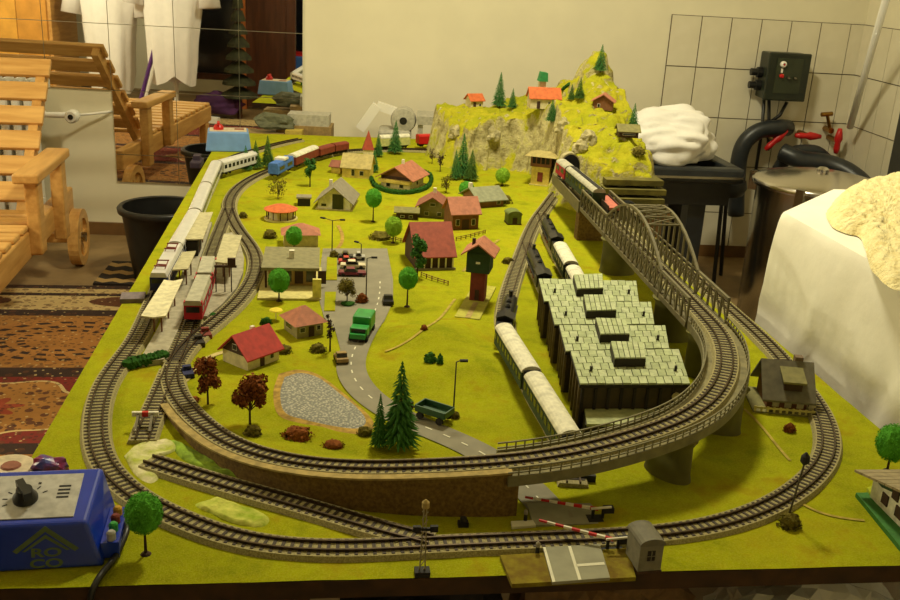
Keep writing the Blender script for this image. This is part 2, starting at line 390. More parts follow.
# --- black frame tub with white cloth bundle
tb = thing('black_tub_stand', 'black rectangular tub on legs beside the mountain end of the layout', 'tub', (0, 0, 0))
X0, X1, Y0, Y1, ZT_ = 1.0, 1.385, 3.03, 3.38, ZB+.015
for i, (a, b, c_, d_) in enumerate(((X0, X1, Y0, Y0+.045), (X0, X1, Y1-.045, Y1), (X0, X0+.045, Y0+.045, Y1-.045), (X1-.045, X1, Y0+.045, Y1-.045))):
    bevel(MB().box(a, b, c_, d_, ZT_-.05, ZT_).build('rim_bar', m_dkgrey, tb), .008)
MB().box(X0+.03, X1-.03, Y0+.03, Y1-.03, ZT_-.13, ZT_-.045).build('tub_body', m_blackpl, tb)
for x in (X0+.07, X1-.16):
    for y in (Y0+.05, Y1-.11): MB().box(x, x+.06, y, y+.06, 0, ZT_-.05).build('leg', m_dkgrey, tb)
MB().box(X0+.005, X1-.005, Y0-.004, Y0, ZT_-.034, ZT_-.026).build('trim_strip', m_steel, tb)
def crumple(c, r, sc, seed, amp=.35, sub=5):
    bm = bmesh.new(); bmesh.ops.create_icosphere(bm, subdivisions=sub, radius=1); out = MB(); vs = []
    for v in bm.verts:
        p = v.co.copy(); q = p*1.5+Vector((seed, seed*2, 0))
        k = 1+amp*noise.noise(q)+amp*.8*abs(noise.noise(Vector((q.x*1.2, q.y*3.2, q.z*1.6))))
        z = p.z*k*sc[2]
        vs.append((c[0]+p.x*k*sc[0]*r, c[1]+p.y*k*sc[1]*r, max(c[2]-sc[2]*r*.6, c[2]+z*r)))
    out.add(vs, [tuple(v.index for v in f.verts) for f in bm.faces]); bm.free(); return out
m_cloth = mat('white_cotton', (238, 234, 228), .9, .02, 20, .25, .002)
cb = crumple((1.15, 3.2, ZT_+.062), .150, (1.12, .95, .68), 3.3, .30)
tag(cb.build('cloth_bundle', m_cloth, smooth=True), 'crumpled white cloth bundle heaped on the black tub', 'cloth')
# --- black stool behind the tub
st = thing('round_stool', 'small black padded stool standing between tub and steel tank', 'stool', (1.475, 3.45, 0))
MB().lathe([(.05, .34), (.098, .345), (.108, .37), (.103, .395), (.06, .40), (0, .40)], 26, caps=False).build('seat', m_blackpl, st, angle=50)
MB().lathe([(.078, .40), (.092, .405), (.092, .422), (.078, .43), (0, .43)], 26, caps=False).build('cushion', mat('navy_vinyl', (22, 30, 48), .35, .1, 20), st, angle=50)
for a in (.5, 2.6, 4.7): MB().cyl((.06*math.cos(a), .06*math.sin(a), .35), (.10*math.cos(a), .10*math.sin(a), 0), .008).build('leg', m_blackpl, st)
# --- steel tank
tk = thing('steel_tank', 'round stainless steel tank with a shiny domed lid near the tiled wall', 'tank', (1.60, 2.93, 0))
TZ = ZB-.005
MB().lathe([(.19, .0), (.198, .01), (.198, TZ), (.19, TZ)], 48).build('tank_body', m_steel, tk, angle=40)
lid = MB().lathe([(.198, TZ-.012), (.212, TZ-.010), (.214, TZ+.004), (.205, TZ+.012), (.17, TZ+.022), (.10, TZ+.036), (.0, TZ+.042)], 48, caps=False).build('lid', m_chrome, tk, angle=60)
MB().lathe([(.020, TZ+.038), (.020, TZ+.05), (.012, TZ+.056)], 16).build('lid_knob', m_chrome, lid)
for a in (2.4, .9, 4.2):
    MB().box(-.012, .012, .196, .226, TZ-.05, TZ+.014, Matrix.Rotation(a, 4, 'Z')).build('clamp', m_steel, tk)
# --- control box on the tiles
m_box = mat('dark_green_housing', (36, 42, 32), .35, .15, 12)
(sa, za), (sb_, zb_) = on_wall(770, 52, .11), on_wall(804, 102, .11)
bxo = thing('control_box', 'dark wall switch box with push buttons above the hoses', 'switch box', wallpt((sa+sb_)/2, 0.0, zb_), WA)
bkx, bkz = (sb_-sa)/2, za-zb_
bevel(MB().box(-bkx+.004, bkx-.004, -.10, -.010, .003, bkz-.003).build('housing', m_box, bxo), .006)
fr = bevel(MB().box(-bkx, bkx, -.115, -.10, 0, bkz).build('front_cover', m_box, bxo), .005)
MB().box(-.050, .052, -.118, -.1145, .03, bkz-.02).build('button_plate', mat('olive_plate', (52, 58, 40), .4, .1, 20), fr)
def button(x, z, r, m, nm='button'): MB().lathe([(r, 0), (r, .012), (r*.6, .016)], 14, Matrix.Translation((x, -.117, z)) @ Matrix.Rotation(PI/2, 4, 'X')).build(nm, m, fr)
button(-.028, .140, .012, m_white, 'button_ring'); button(-.028, .140, .008, m_red); button(-.028, .096, .008, m_red)
button(.0, .09, .006, m_steel); button(.026, .09, .006, m_steel); MB().box(-.032, -.024, -.119, -.1175, .108, .124).build('label_strip', m_white, fr)
for z in (.05, .1): MB().lathe([(.02, 0), (.02, .02), (.014, .022), (.014, .045)], 12, Matrix.Translation((-bkx+.004, -.05, z)) @ Matrix.Rotation(-PI/2, 4, 'Y')).build('cable_gland', m_blackpl, bxo)
def wp(px, py, out): 
    s, z = on_wall(px, py, out); return wallpt(s, out, z)
for i, pts in enumerate((((764, 100, .06), (762, 130, .06), (755, 175, .05)), ((769, 100, .06), (769, 125, .05), (768, 150, .03)), ((787, 102, .06), (780, 115, .06), (768, 124, .05)))):
    P_ = [wp(*p) for p in pts]; o = MB().tube(P_, .007, 8).build('cable', m_blackpl, smooth=True)
    o.parent = bxo; o.matrix_parent_inverse = (Matrix.Translation(bxo.location) @ Matrix.Rotation(WA, 4, 'Z')).inverted()
# --- hoses and valves
def spline(pts, n=10):
    pts = [Vector(p) for p in pts]; out = []
    q = [pts[0]*2-pts[1]]+pts+[pts[-1]*2-pts[-2]]
    for i in range(1, len(q)-2):
        for k in range(n):
            t = k/n; a, b, c, d = q[i-1], q[i], q[i+1], q[i+2]
            out.append(.5*((2*b)+(c-a)*t+(2*a-5*b+4*c-d)*t*t+(3*b-a-3*c+d)*t**3))
    return out+[pts[-1]]
pipe = MB().tube(spline([wp(736, 215, .09), wp(737, 180, .09), wp(742, 148, .09), wp(757, 132, .09), wp(778, 128, .09), wp(787, 128, .03)]), .033, 14).build('waste_pipe', m_dkgrey, smooth=True)
tag(pipe, 'thick dark grey bent waste pipe entering the tiled wall', 'pipe')
hs = tag(MB().tube(spline([wp(782, 152, .14), wp(802, 160, .2), at_y(828, 164, 3.44), at_y(852, 175, 3.36), at_y(868, 194, 3.30), at_y(872, 230, 3.28), (at_y(872, 230, 3.28).x, 3.28, .04)]), .036, 14).build('thick_hose', m_dkgrey, smooth=True), 'thick dark ribbed hose running behind the steel tank', 'hose')
tag(MB().tube(spline([wp(778, 170, .10), wp(790, 154, .12), wp(810, 151, .12), wp(822, 156, .12), wp(830, 172, .12), wp(830, 230, .10)]), .026, 12).build('thick_hose', m_dkgrey, smooth=True), 'dark hose bending down the wall under the red valves', 'hose')
def valve(p, d, L, label, r=.011):
    p = Vector(p); d = Vector(d).normalized(); t_ = thing('valve', label, 'valve', p)
    hd_ = MB().tube([d*-L/2, d*-L*.3, d*-L*.08, d*L*.08, d*L*.3, d*L/2], [.008, .013, .011, .017, .013, .008], 10).build('handle', m_red, t_, True); MB().cyl((0, 0, 0), WN*-.09, r, r, 10).build('stem', mat('brass', (150, 112, 50), .3, .1, 20, metal=1), t_)
valve(wp(776, 140, .10), WD*.75+Vector((0, 0, .8)), .11, 'red lever valve tilted beside the bent waste pipe')
valve(wp(808, 136, .10), WD, .105, 'red lever valve lying level above the hoses')
valve(wp(838, 141, .10), Vector((0, 0, 1)), .10, 'red lever valve standing upright near the wall corner')
bt = thing('brass_tap', 'small brass tap on the tiles between the red valves', 'tap', wp(824, 128, 0))
m_brass = MATS['brass']
MB().cyl((0, 0, 0), tuple(WN*.07), .012).build('spout', m_brass, bt); MB().cyl(tuple(WN*.05+Vector((0, 0, .01))), tuple(WN*.05+Vector((-.02, 0, .06))), .007).build('stem', m_brass, bt)
MB().cyl(tuple(WN*.05+Vector((-.045, 0, .06))), tuple(WN*.05+Vector((.0, 0, .065))), .009).build('tap_handle', m_brass, bt)
t = NT('clear_tube'); t.b.inputs['Base Color'].default_value = (.9, .88, .8, 1); t.b.inputs['Transmission Weight'].default_value = .2; t.b.inputs['Roughness'].default_value = .1; t.b.inputs['IOR'].default_value = 1.45
tag(MB().tube([at_y(850, 127, 3.58), at_y(866, 70, 3.42), at_y(893, -25, 3.15)], .013, 14).build('plastic_tube', t.m, smooth=True), 'clear plastic tube hanging diagonally in the wall corner', 'tube')
cbp = at_y(900, 120, 3.02)
bc = thing('tall_black_cabinet', 'tall narrow black cabinet standing against the right wall behind the table', 'cabinet', (at_y(889, 155, 2.9).x+.066, 2.92, 0), WA)
MB().box(-.045, .055, -.2, .0, 0, ZB+.50).build('body', m_blackpl, bc); MB().box(-.048, .058, -.205, .005, ZB+.50, ZB+.515).build('top', m_blackpl, bc)
# --- table under a white cloth, with a sheepskin
ct = thing('side_table', 'plain wooden table hidden under the white cloth beside the layout', 'table', (1.3, 1.35, 0))
MB().box(-.40, .36, -.5, .30, .66, .692).build('table_top', m_pine, ct)
for x in (-.36, .32):
    for y in (-.45, .25): MB().box(x-.03, x+.03, y-.03, y+.03, 0, .66).build('leg', m_pine, ct)
poly = [(.857, .80), (.857, 1.684), (1.07, 1.90), (1.70, 1.90), (1.70, .80)]
def perim(poly, step):
    out = []
    for i in range(len(poly)):
        a = Vector(poly[i]+(0,)); b = Vector(poly[(i+1) % len(poly)]+(0,)); n = max(1, int((b-a).length/step))
        d = (b-a).normalized(); nn = Vector((-d.y, d.x, 0))
        for k in range(n): out.append((a+(b-a)*(k/n), nn))
    return out
pr = perim(poly, .02); NP = len(pr); cl = MB(); vs = []; fs = []
def sm(i, w=4):
    s = Vector()
    for k in range(-w, w+1): s += pr[(i+k) % NP][1]
    return s
rows = [(0, 0), (.004, -.006), (.008, -.02)]+[(.010+.04*k/18, -.02-.56*k/18) for k in range(1, 19)]
for j, (of, dz) in enumerate(rows):
    for i, (p, nn) in enumerate(pr):
        d = sm(i); cornerness = 1-min(1, d.length/9); d = d.normalized()
        fold = noise.noise(Vector((p.x*9, p.y*9, 0)))*.5+.5
        o_ = of*(.25+.75*fold+3.0*cornerness)
        o_ += min(1, -dz*6)*(.007*noise.noise(Vector((p.x*22, p.y*22, dz*7)))+.005*noise.noise(Vector((p.x*50, p.y*50, dz*22))))
        if abs(p.x-.857) < .01: o_ = min(o_, .030)
        q = p+d*o_; vs.append((q.x, q.y, .70+dz))
for j in range(len(rows)-1):
    for i in range(NP): fs.append((j*NP+i, (j+1)*NP+i, (j+1)*NP+(i+1) % NP, j*NP+(i+1) % NP))
fs.append(tuple(range(NP)))
cl.add(vs, fs)
tag(cl.build('tablecloth', mat('linen_cloth', (250, 246, 230), .95, .02, 14, .25, .003), angle=40), 'white linen cloth draped to the floor over the side table', 'tablecloth')
sk = [(826, 212), (838, 196), (856, 184), (880, 177), (920, 172), (965, 200), (970, 290), (935, 300), (905, 290), (888, 284), (872, 268), (866, 250), (860, 236), (846, 232), (832, 225)]
skp = [B(x, y, .205) for x, y in sk]; cx = sum(p.x for p in skp)/len(skp); cy = sum(p.y for p in skp)/len(skp)
vs = [(cx, cy, .735)]; fs = []; loop = spline(skp+[skp[0]], 16)[:-1]; n = len(loop); R_ = 40
for r in range(1, R_+1):
    f = r/R_
    for p in loop:
        x, y = cx+(p.x-cx)*f, cy+(p.y-cy)*f
        h = .028*(1-f**6)+.007*noise.noise(Vector((x*70, y*70, 0)))*(1-f**8)+.003*noise.noise(Vector((x*140, y*140, 5)))*(1-f**8)
        e = 1+.03*noise.noise(Vector((x*45, y*45, 8)))
        vs.append((cx+(p.x-cx)*f*e, cy+(p.y-cy)*f*e, .702+max(0, h)))
for i in range(n): fs.append((0, 1+i, 1+(i+1) % n))
for r in range(R_-1):
    for i in range(n): a = 1+r*n; fs.append((a+i, a+n+i, a+n+(i+1) % n, a+(i+1) % n))
mb = MB(); mb.add(vs, fs)
m_fleece = mat('cream_fleece', (250, 238, 186), .98, .06, 60, .7, .010, rgb2=(240, 222, 160))
tag(mb.build('sheepskin', m_fleece, smooth=True), 'cream yellow sheepskin spread on the white tablecloth', 'sheepskin')
# --- ceiling lamp, then the stand of the added left lamp
for i, (x, y, z) in enumerate(LAMPS[:1]):
    lp = thing('pendant_lamp', 'white pendant lamp hanging over the far half of the layout', 'lamp', (x, y, z))
    MB().lathe([(.19, .0), (.185, .02), (.06, .09), (.03, .11)], 28, caps=False).build('lamp_shade', m_white, lp, True); MB().cyl((0, 0, .10), (0, 0, CEIL-z), .005).build('cord', m_white, lp)
x, y, z = LAMPS[1]; lp = thing('added_lamp_stand', 'white lamp stand added out of view to light the tablecloth side', 'lamp', (x, y, 0))
MB().lathe([(.16, 0), (.16, .02), (.02, .035)], 28).build('base', m_white, lp); MB().cyl((0, 0, .03), (0, 0, z-.16), .012).build('pole', m_white, lp)
# --- things behind the viewer that the mirror shows
def mirrored(px, py): return reflect(floor_pt(px, py))
def shirt_stand(px, py, label, lab2, seed, topz):
    p = mirrored(px, py); p.z = .0105
    s_ = thing('clothes_stand', label, 'clothes stand', p)
    MB().cyl((0, 0, .02), (0, 0, topz), .016, .014, 10).build('pole', m_white, s_)
    for a in (0.2, PI/2+.2, PI+.2, -PI/2+.2): MB().bar((0, 0, .025), (.30*math.cos(a), .30*math.sin(a), .02), .04, .04).build('foot', m_white, s_)
    MB().bar((-.16, 0, topz), (.16, 0, topz), .02).build('crossbar', m_white, s_)
    q = MB(); n = 40; vs = []; fs = []
    prof = [(topz+.03, .05, .03), (topz+.02, .13, .05), (topz-.02, .19, .06), (topz-.12, .21, .08), (topz-.3, .19, .09), (topz-.5, .17, .10), (topz-.66, .16, .10), (topz-.74, .14, .09)]
    for j, (z, a, b) in enumerate(prof):
        for i in range(n):
            an = 2*PI*i/n; fo = 1+.16*noise.noise(Vector((math.cos(an)*2.2, math.sin(an)*2.2, z*1.3+seed)))*min(1, j/2)+.05*math.sin(an*9+seed)*j/7
            sag = -.07*abs(math.sin(an*1.5+seed)) if j == len(prof)-1 else 0
            vs.append((a*math.cos(an)*fo, b*math.sin(an)*fo, z+sag))
    for j in range(len(prof)-1):
        for i in range(n): fs.append((j*n+i, j*n+(i+1) % n, (j+1)*n+(i+1) % n, (j+1)*n+i))
    fs.append(tuple(range(n))); q.add(vs, fs)
    sh = thing('white_shirt', lab2, 'shirt', (p.x, p.y, 0), -WA)
    q.build('shirt_body', m_cloth, sh, True)
    for k in (-1, 1):
        MB().tube([(k*.15, 0, topz-.03), (k*.23, 0, topz-.13), (k*.25, .02, topz-.30)], [.05, .06, .07], 12).build('sleeve', m_cloth, sh, True)
shirt_stand(178, 121, 'white clothes stand with a cross foot in front of the dark window', 'white shirt hanging on the stand by the dark window', 1.0, 1.05)
shirt_stand(116, 114, 'white clothes stand with a cross foot beside the pine wardrobe', 'long white shirt hanging on the stand near the pine wardrobe', 4.0, .96)
# pine wardrobe
pw = mirrored(38, 118); wdp = thing('pine_wardrobe', 'tall pine plank wardrobe standing behind the clothes stands', 'wardrobe', (pw.x-.50, pw.y-.46, 0), 0)
for i in range(5): bevel(MB().box(-.48+i*.2, -.283+i*.2, .20, .222, .08, 2.0).build('plank', mat('pine_panel%d' % (i % 3), [(222, 164, 70), (206, 146, 62), (214, 156, 78)][i % 3], .4, .1, 9), wdp), .004)
MB().box(-.5, .54, -.25, .2, 0, 2.02).build('carcass', m_piney, wdp); MB().box(-.52, .56, -.27, .24, 2.02, 2.06).build('cornice', m_piney, wdp)
# brown curtain / door leaf
cu = reflect(B(278, 108, -ZB)); dl = thing('brown_door', 'dark reddish brown wooden door leaf standing open by the window', 'door leaf', (cu.x, cu.y+.1, 0), .0)
MB().box(-.21, .15, -.02, .02, .02, 2.1).build('door_panel', m_dkwood, dl); MB().box(-.25, -.21, -.03, .03, 0, 2.14).build('edge_strip', mat('orange_wood', (176, 100, 44), .4, .1, 10), dl)
MB().box(-.14, .08, .021, .03, 1.1, 1.95).build('raised_panel', m_dkwood, dl); MB().box(-.14, .08, .021, .03, .15, .95).build('raised_panel', m_dkwood, dl)
# tiered tabletop tree
tr = reflect(B(240, 118, -ZB)); xt = thing('tiered_tree', 'dark tiered decorative tree standing by the night window', 'decorative tree', (tr.x, tr.y, 0))
mb = MB(); z = .15
for i in range(9): 
    r = .13*(1-i/10); mb.lathe([(r, z), (r*.95, z+.02), (.03, z+.07)], 18); z += .085
mb.build('branches', mat('dark_fir', (58, 60, 34), .8, .2, 30), xt); MB().cyl((0, 0, 0), (0, 0, z), .02).build('trunk', m_dkwood, xt)
# purple mop handles and a purple blanket
pm = mirrored(137, 121); mp_ = thing('floor_mop', 'purple and white floor mop leaning beside the clothes stands', 'mop', (pm.x, pm.y, 0))
m_purple = mat('purple_plastic', (88, 40, 120), .5, .1, 20)
MB().cyl((0, 0, .03), (.17, -.05, .62), .013).build('handle', m_purple, mp_); MB().cyl((.03, .0, .03), (.19, -.05, .60), .011).build('handle', m_white, mp_); MB().box(-.12, .12, -.04, .04, 0, .035).build('mop_head', m_white, mp_)
pb_ = mirrored(212, 121)
tag(crumple((pb_.x-.0, pb_.y-.16, .085), .13, (1.2, .7, .6), 7.7, .4, 4).build('purple_blanket', mat('purple_fleece', (92, 52, 104), .95, .2, 8), smooth=True), 'heap of purple blanket on the floor by the tiered tree', 'blanket')
ob = mirrored(112, 110)
bx_ = reflect(at_y(293, 57, 7.6)); so = thing('blue_wall_box', 'blue box with a red lid fixed beside the brown door', 'box', (bx_.x+.05, bx_.y, bx_.z-.06))
bevel(MB().box(-.09, .09, -.06, .06, -.03, .075).build('body', mat('mid_blue', (60, 110, 190), .4, .05, 20), so), .008); MB().box(-.08, .07, -.05, .05, .075, .10).build('lid', m_red, so)
MB().box(-.02, .02, -.02, .02, -(bx_.z-.06), -.03).build('post', m_blackpl, so)
# ================================================================= THE LAYOUT BOARD
BX0, BX1, BY0, BY1 = -.356, .808, .854, 3.50
def resample(pts, ds=.006):
    pts = [Vector(p) for p in pts]; out = [pts[0]]; acc = 0
    for a, b in zip(pts, pts[1:]):
        L = (b-a).length
        while acc+L >= ds:
            f = (ds-acc)/L; a = a+(b-a)*f; out.append(a); L = (b-a).length; acc = 0
        acc += L
    if (out[-1]-pts[-1]).length > ds*.3: out.append(pts[-1])
    return out
def smoothpath(pts, ds=.006, win=6, it=3):
    p = np.array([tuple(q) for q in resample(spline(pts, 12), ds)])
    for _ in range(it):
        k = np.ones(2*win+1)/(2*win+1); q = np.vstack([np.repeat(p[:1], win, 0)*2-p[1:win+1][::-1], p, np.repeat(p[-1:], win, 0)*2-p[-win-1:-1][::-1]])
        p = np.stack([np.convolve(q[:, i], k, 'valid') for i in range(3)], 1)
    return [Vector(q) for q in p]
def pix(lst): return [B(*(p if len(p) == 3 else (p[0], p[1], .01)))-Vector((0, 0, .010 if len(p) < 3 else 0)) for p in lst]
def XCf(y): return .612+(y-1.36)*.026
outer = smoothpath(pix([(300, 138), (276, 143), (255, 149), (237, 154), (224, 161), (214, 173), (205, 191), (194, 214), (180, 243), (165, 273), (151, 304), (137, 335), (121, 357), (107, 375), (98, 398), (95, 422), (97, 448), (107, 467), (117, 477), (140, 497), (185, 517), (220, 531), (250, 539), (300, 544), (347, 545), (400, 542), (442, 540), (537, 536), (612, 533), (660, 530), (700, 525), (737, 516), (775, 501), (807, 480), (828, 455), (830, 438), (827, 420), (817, 401), (800, 378)])
                   + [Vector((.777, 1.47, ZB)), Vector((.782, 1.60, ZB)), Vector((.782, 1.8, ZB)), Vector((.782, 2.1, ZB)), Vector((.782, 2.37, ZB))])
arc = [B(x, y, z+.008)-Vector((0, 0, .008)) for x, y, z in ((512, 459, .053), (557, 453, .057), (590, 446.5, .060), (625, 437, .063), (652, 429, .065), (677, 420.5, .068), (697, 410, .071), (714, 395, .074), (724, 379, .077), (728, 362, .079), (726, 345, .081), (718, 329, .082))]
inner_ground = [(445, 150), (400, 148), (345, 150), (310, 157), (278, 166), (255, 175), (238, 186), (229, 200), (231, 214), (239, 229), (250, 243), (256.5, 257), (255, 272), (248, 286), (236, 301), (218, 317), (200, 331), (186, 344), (177, 356), (170, 372)]
inner_rise = [(175, 390, .001), (185, 405, .004), (200, 420, .008), (222, 437, .013), (250, 450, .019), (300, 461, .027), (347, 465.5, .035), (400, 465, .042), (450, 463, .048)]
inner = smoothpath(pix(inner_ground)+[B(x, y, z+.008)-Vector((0, 0, .008)) for x, y, z in inner_rise]+arc+[Vector((XCf(1.5), 1.5, ZB+.084)), Vector((XCf(1.8), 1.8, ZB+.086)), Vector((XCf(2.1), 2.1, ZB+.086)), Vector((XCf(2.5), 2.50, ZB+.086))])
railbus = smoothpath(pix([(174, 360), (181, 345), (191, 318), (200, 290), (208, 262), (214, 244), (221, 226), (229, 206)]))
stub = smoothpath(pix([(171, 366), (163, 385), (154, 405), (147, 422), (142, 437)]), win=4)
siding = smoothpath(pix([(148, 457), (170, 464), (205, 475), (250, 488), (300, 501), (347, 515), (390, 528), (432, 538)]))
shed_a = smoothpath(pix([(562, 184), (554, 194), (546, 205), (537, 217), (529, 233), (522, 252), (514, 274), (507, 298), (505, 322), (514, 350), (531, 382), (553, 416), (568, 445), (574, 481)]))
shed_b = smoothpath(pix([(541, 211), (545, 222), (552, 238), (561, 255), (572, 275), (585, 300)]), win=4)
shed_c = smoothpath(pix([(526, 240), (530, 252), (538, 268), (548, 288), (556, 305)]), win=4)
# ---- ground heights
EMB = np.array([tuple(p) for p in inner if -.20 < p.x < .235 and p.y < 1.3])
MPOLY = [(.33, 3.25), (.36, 3.02), (.45, 2.94), (.56, 2.98), (.63, 2.95), (.655, 2.80), (.645, 2.66), (.632, 2.54), (.66, 2.47), (.70, 2.41), (.885, 2.40), (.955, 2.7), (.955, 3.1), (.92, 3.46), (.40, 3.46)]
def mp(px, py, h): p = B(px, py, h); return (p.x, p.y, h)
def mpy(px, py, y): p = at_y(px, py, y); return (p.x, y, p.z-ZB)
MPTS = [mpy(473, 108, 3.2), mpy(450, 111, 3.16), mpy(505, 111, 3.2), mpy(541, 111, 3.16), mpy(560, 112, 3.12), mpy(487, 116, 3.08), mpy(515, 117, 3.10), mpy(546, 121, 3.06), mp(642, 139, .16),
        mp(627, 138, .185), mp(612, 128, .195), mp(603, 110, .225), mp(588, 108, .225), mp(618, 108, .225), mp(600, 76, .305), mp(597, 50, .375), mp(588, 58, .35), mp(575, 80, .28), mpy(552, 92, 3.3), mpy(566, 80, 3.28), mp(568, 103, .21), mp(612, 88, .275),
        mp(590, 160, .14), mp(622, 160, .135), mp(648, 178, .105), mp(640, 150, .155), mp(625, 183, .095), mp(600, 172, .115), mp(583, 128, .19), mp(592, 140, .17), mp(655, 165, .11),
        mp(440, 138, .08), mp(452, 140, .12), (.5, 3.44, .11), (.72, 3.44, .15), (.90, 3.40, .10), (.925, 3.0, .13), (.915, 2.72, .14), (.66, 2.60, .17), (.68, 2.74, .185)]
MP = np.array(MPTS)
def polydist(X, Y, poly):
    # signed distance, positive inside
    d = np.full(X.shape, 1e9); ins = np.zeros(X.shape, bool); n = len(poly)
    for i in range(n):
        x0, y0 = poly[i]; x1, y1 = poly[(i+1) % n]; dx, dy = x1-x0, y1-y0
        t = np.clip(((X-x0)*dx+(Y-y0)*dy)/(dx*dx+dy*dy), 0, 1)
        d = np.minimum(d, np.hypot(X-x0-t*dx, Y-y0-t*dy))
        c = ((y0 > Y) != (y1 > Y)) & (X < dx*(Y-y0)/(dy if abs(dy) > 1e-12 else 1e-12)+x0); ins ^= c
    return np.where(ins, d, -d)
rs = np.random.RandomState(3)
def vnoise(X, Y, f, seed):
    r = np.random.RandomState(seed); g = r.rand(64, 64); x = X*f; y = Y*f; xi = np.floor(x).astype(int); yi = np.floor(y).astype(int); u = x-xi; v = y-yi
    u = u*u*(3-2*u); v = v*v*(3-2*v); a = lambda i, j: g[(xi+i) % 64, (yi+j) % 64]
    return (a(0, 0)*(1-u)+a(1, 0)*u)*(1-v)+(a(0, 1)*(1-u)+a(1, 1)*u)*v-.5
def mountain_h(X, Y):
    sd = polydist(X, Y, MPOLY); W_ = np.zeros(X.shape); H = np.zeros(X.shape)
    for x, y, h in MPTS:
        w_ = 1/((X-x)**2+(Y-y)**2+2e-4)**2; W_ += w_; H += w_*h
    H = H/W_; s = np.clip(sd/.045, 0, 1); s = s*s*(3-2*s)
    nz = vnoise(X, Y, 22, 1)*.022+vnoise(X, Y, 47, 2)*.016+vnoise(X, Y, 95, 5)*.008
    return np.where(sd > 0, H*s+nz*np.clip(sd/.03, 0, 1)*1.0, 0)
HILLS = [(432, 345, .020, .045), (482, 372, .016, .045), (455, 330, .010, .035), (420, 375, .008, .035), (250, 395, .004, .05), (408, 335, .008, .03), (620, 520, .004, .05)]
HW = [(B(a, b).x, B(a, b).y, h, s) for a, b, h, s in HILLS]
def ground_h(X, Y):
    H = np.zeros(X.shape)
    for x, y, h, s in HW: H += h*np.exp(-((X-x)**2+(Y-y)**2)/(2*s*s))
    # bank behind the retaining wall
    D = np.full(X.shape, 9.0); Z = np.zeros(X.shape); S = np.zeros(X.shape)
    for i in range(0, len(EMB)-1, 2):
        p = EMB[i]; q = EMB[i+1]; d = np.hypot(X-p[0], Y-p[1]); side = (q[0]-p[0])*(Y-p[1])-(q[1]-p[1])*(X-p[0])
        m = d < D; D = np.where(m, d, D); Z = np.where(m, p[2]-ZB, Z); S = np.where(m, side, S)
    f = np.clip(1-(D-.02)/.09, 0, 1); f = f*f*(3-2*f)
    outside = (S < 0)
    lim = np.where(outside, np.clip(1-(D-.012)/.008, 0, 1), f)
    end = np.clip((.235-X)/.02, 0, 1)*np.clip((X+.26)/.06, 0, 1)
    return H+np.maximum(0, Z-.002)*lim*end
def hfun(x, y):
    X = np.asarray(x, float); Y = np.asarray(y, float); return np.maximum(ground_h(X, Y), mountain_h(X, Y))
def G(px, py):
    # where the sight line of a pixel meets the ground
    d = ray(px, py); t = np.linspace(.8, 4.4, 900)/d.y; X = d.x*t; Y = d.y*t; Zr = CAMH+d.z*t; H = hfun(X, Y); k = np.argmax(Zr <= H)
    if Zr[k] > H[k]: return B(px, py)
    return Vector((X[k], Y[k], ZB+max(0, H[k])))
def gz(x, y): return ZB+float(hfun(np.array([x]), np.array([y]))[0])
# ---- materials
def grass_material():
    t = NT('grass_flock'); c = t.coord()
    n1 = t.noise(7, 5, c, .7); n2 = t.noise(40, 5, c, .75); n3 = t.noise(420, 2, c); n4 = t.noise(14, 4, c, .65)
    a = t.ramp(n1, [(.35, L3((138, 144, 10))), (.52, L3((160, 164, 14))), (.68, L3((172, 164, 20)))])
    a = t.mix(t.math('MULTIPLY', t.ramp(n2, [(.42, (0, 0, 0, 1)), (.72, (1, 1, 1, 1))]), .45), a, L3((128, 118, 22)))
    a = t.mix(t.math('MULTIPLY', t.ramp(n3, [(.4, (0, 0, 0, 1)), (.65, (1, 1, 1, 1))]), .35), a, L3((186, 182, 60)))
    a = t.mix(t.math('MULTIPLY', t.ramp(n4, [(.56, (0, 0, 0, 1)), (.72, (1, 1, 1, 1))]), .55), a, L3((142, 112, 20)))
    a = t.mix(t.math('MULTIPLY', t.ramp(n4, [(.28, (1, 1, 1, 1)), (.42, (0, 0, 0, 1))]), .5), a, L3((116, 132, 16)))
    t.put(t.b.inputs['Base Color'], a); t.b.inputs['Roughness'].default_value = 1; t.b.inputs['Specular IOR Level'].default_value = .05
    t.bump(t.math('ADD', t.noise(900, 2, c), t.math('MULTIPLY', n2, 1.2)), .6, .002); MATS['grass'] = t.m; return t.m
m_grass = grass_material()
def mountain_material():
    t = NT('mountain_flock_and_rock'); c = t.coord(); g = t.new('ShaderNodeNewGeometry'); sep = t.new('ShaderNodeSeparateXYZ'); t.put(sep.inputs[0], g.outputs['True Normal'])
    n1 = t.noise(26, 4, c, .65); n2 = t.noise(160, 3, c)
    gr = t.mix(t.ramp(t.noise(14, 4, c), [(.4, (0, 0, 0, 1)), (.6, (1, 1, 1, 1))]), L3((166, 166, 34)), L3((188, 178, 44)))
    gr = t.mix(t.math('MULTIPLY', n2, .5), gr, L3((120, 124, 22)))
    rk = t.mix(t.ramp(n1, [(.35, (0, 0, 0, 1)), (.65, (1, 1, 1, 1))]), L3((134, 124, 80)), L3((214, 204, 150)))
    f = t.math('ADD', sep.outputs[2], t.math('MULTIPLY', t.math('SUBTRACT', n1, .5), 1.1))
    t.put(t.b.inputs['Base Color'], t.mix(t.ramp(f, [(.22, (0, 0, 0, 1)), (.42, (1, 1, 1, 1))]), rk, gr)); t.b.inputs['Roughness'].default_value = .95; t.b.inputs['Specular IOR Level'].default_value = .1
    t.bump(t.math('ADD', n2, t.math('MULTIPLY', n1, 2)), .8, .004); return t.m
m_brownedge = mat('dark_fibreboard', (74, 48, 22), .8, .2, 30, rgb2=(52, 34, 16))
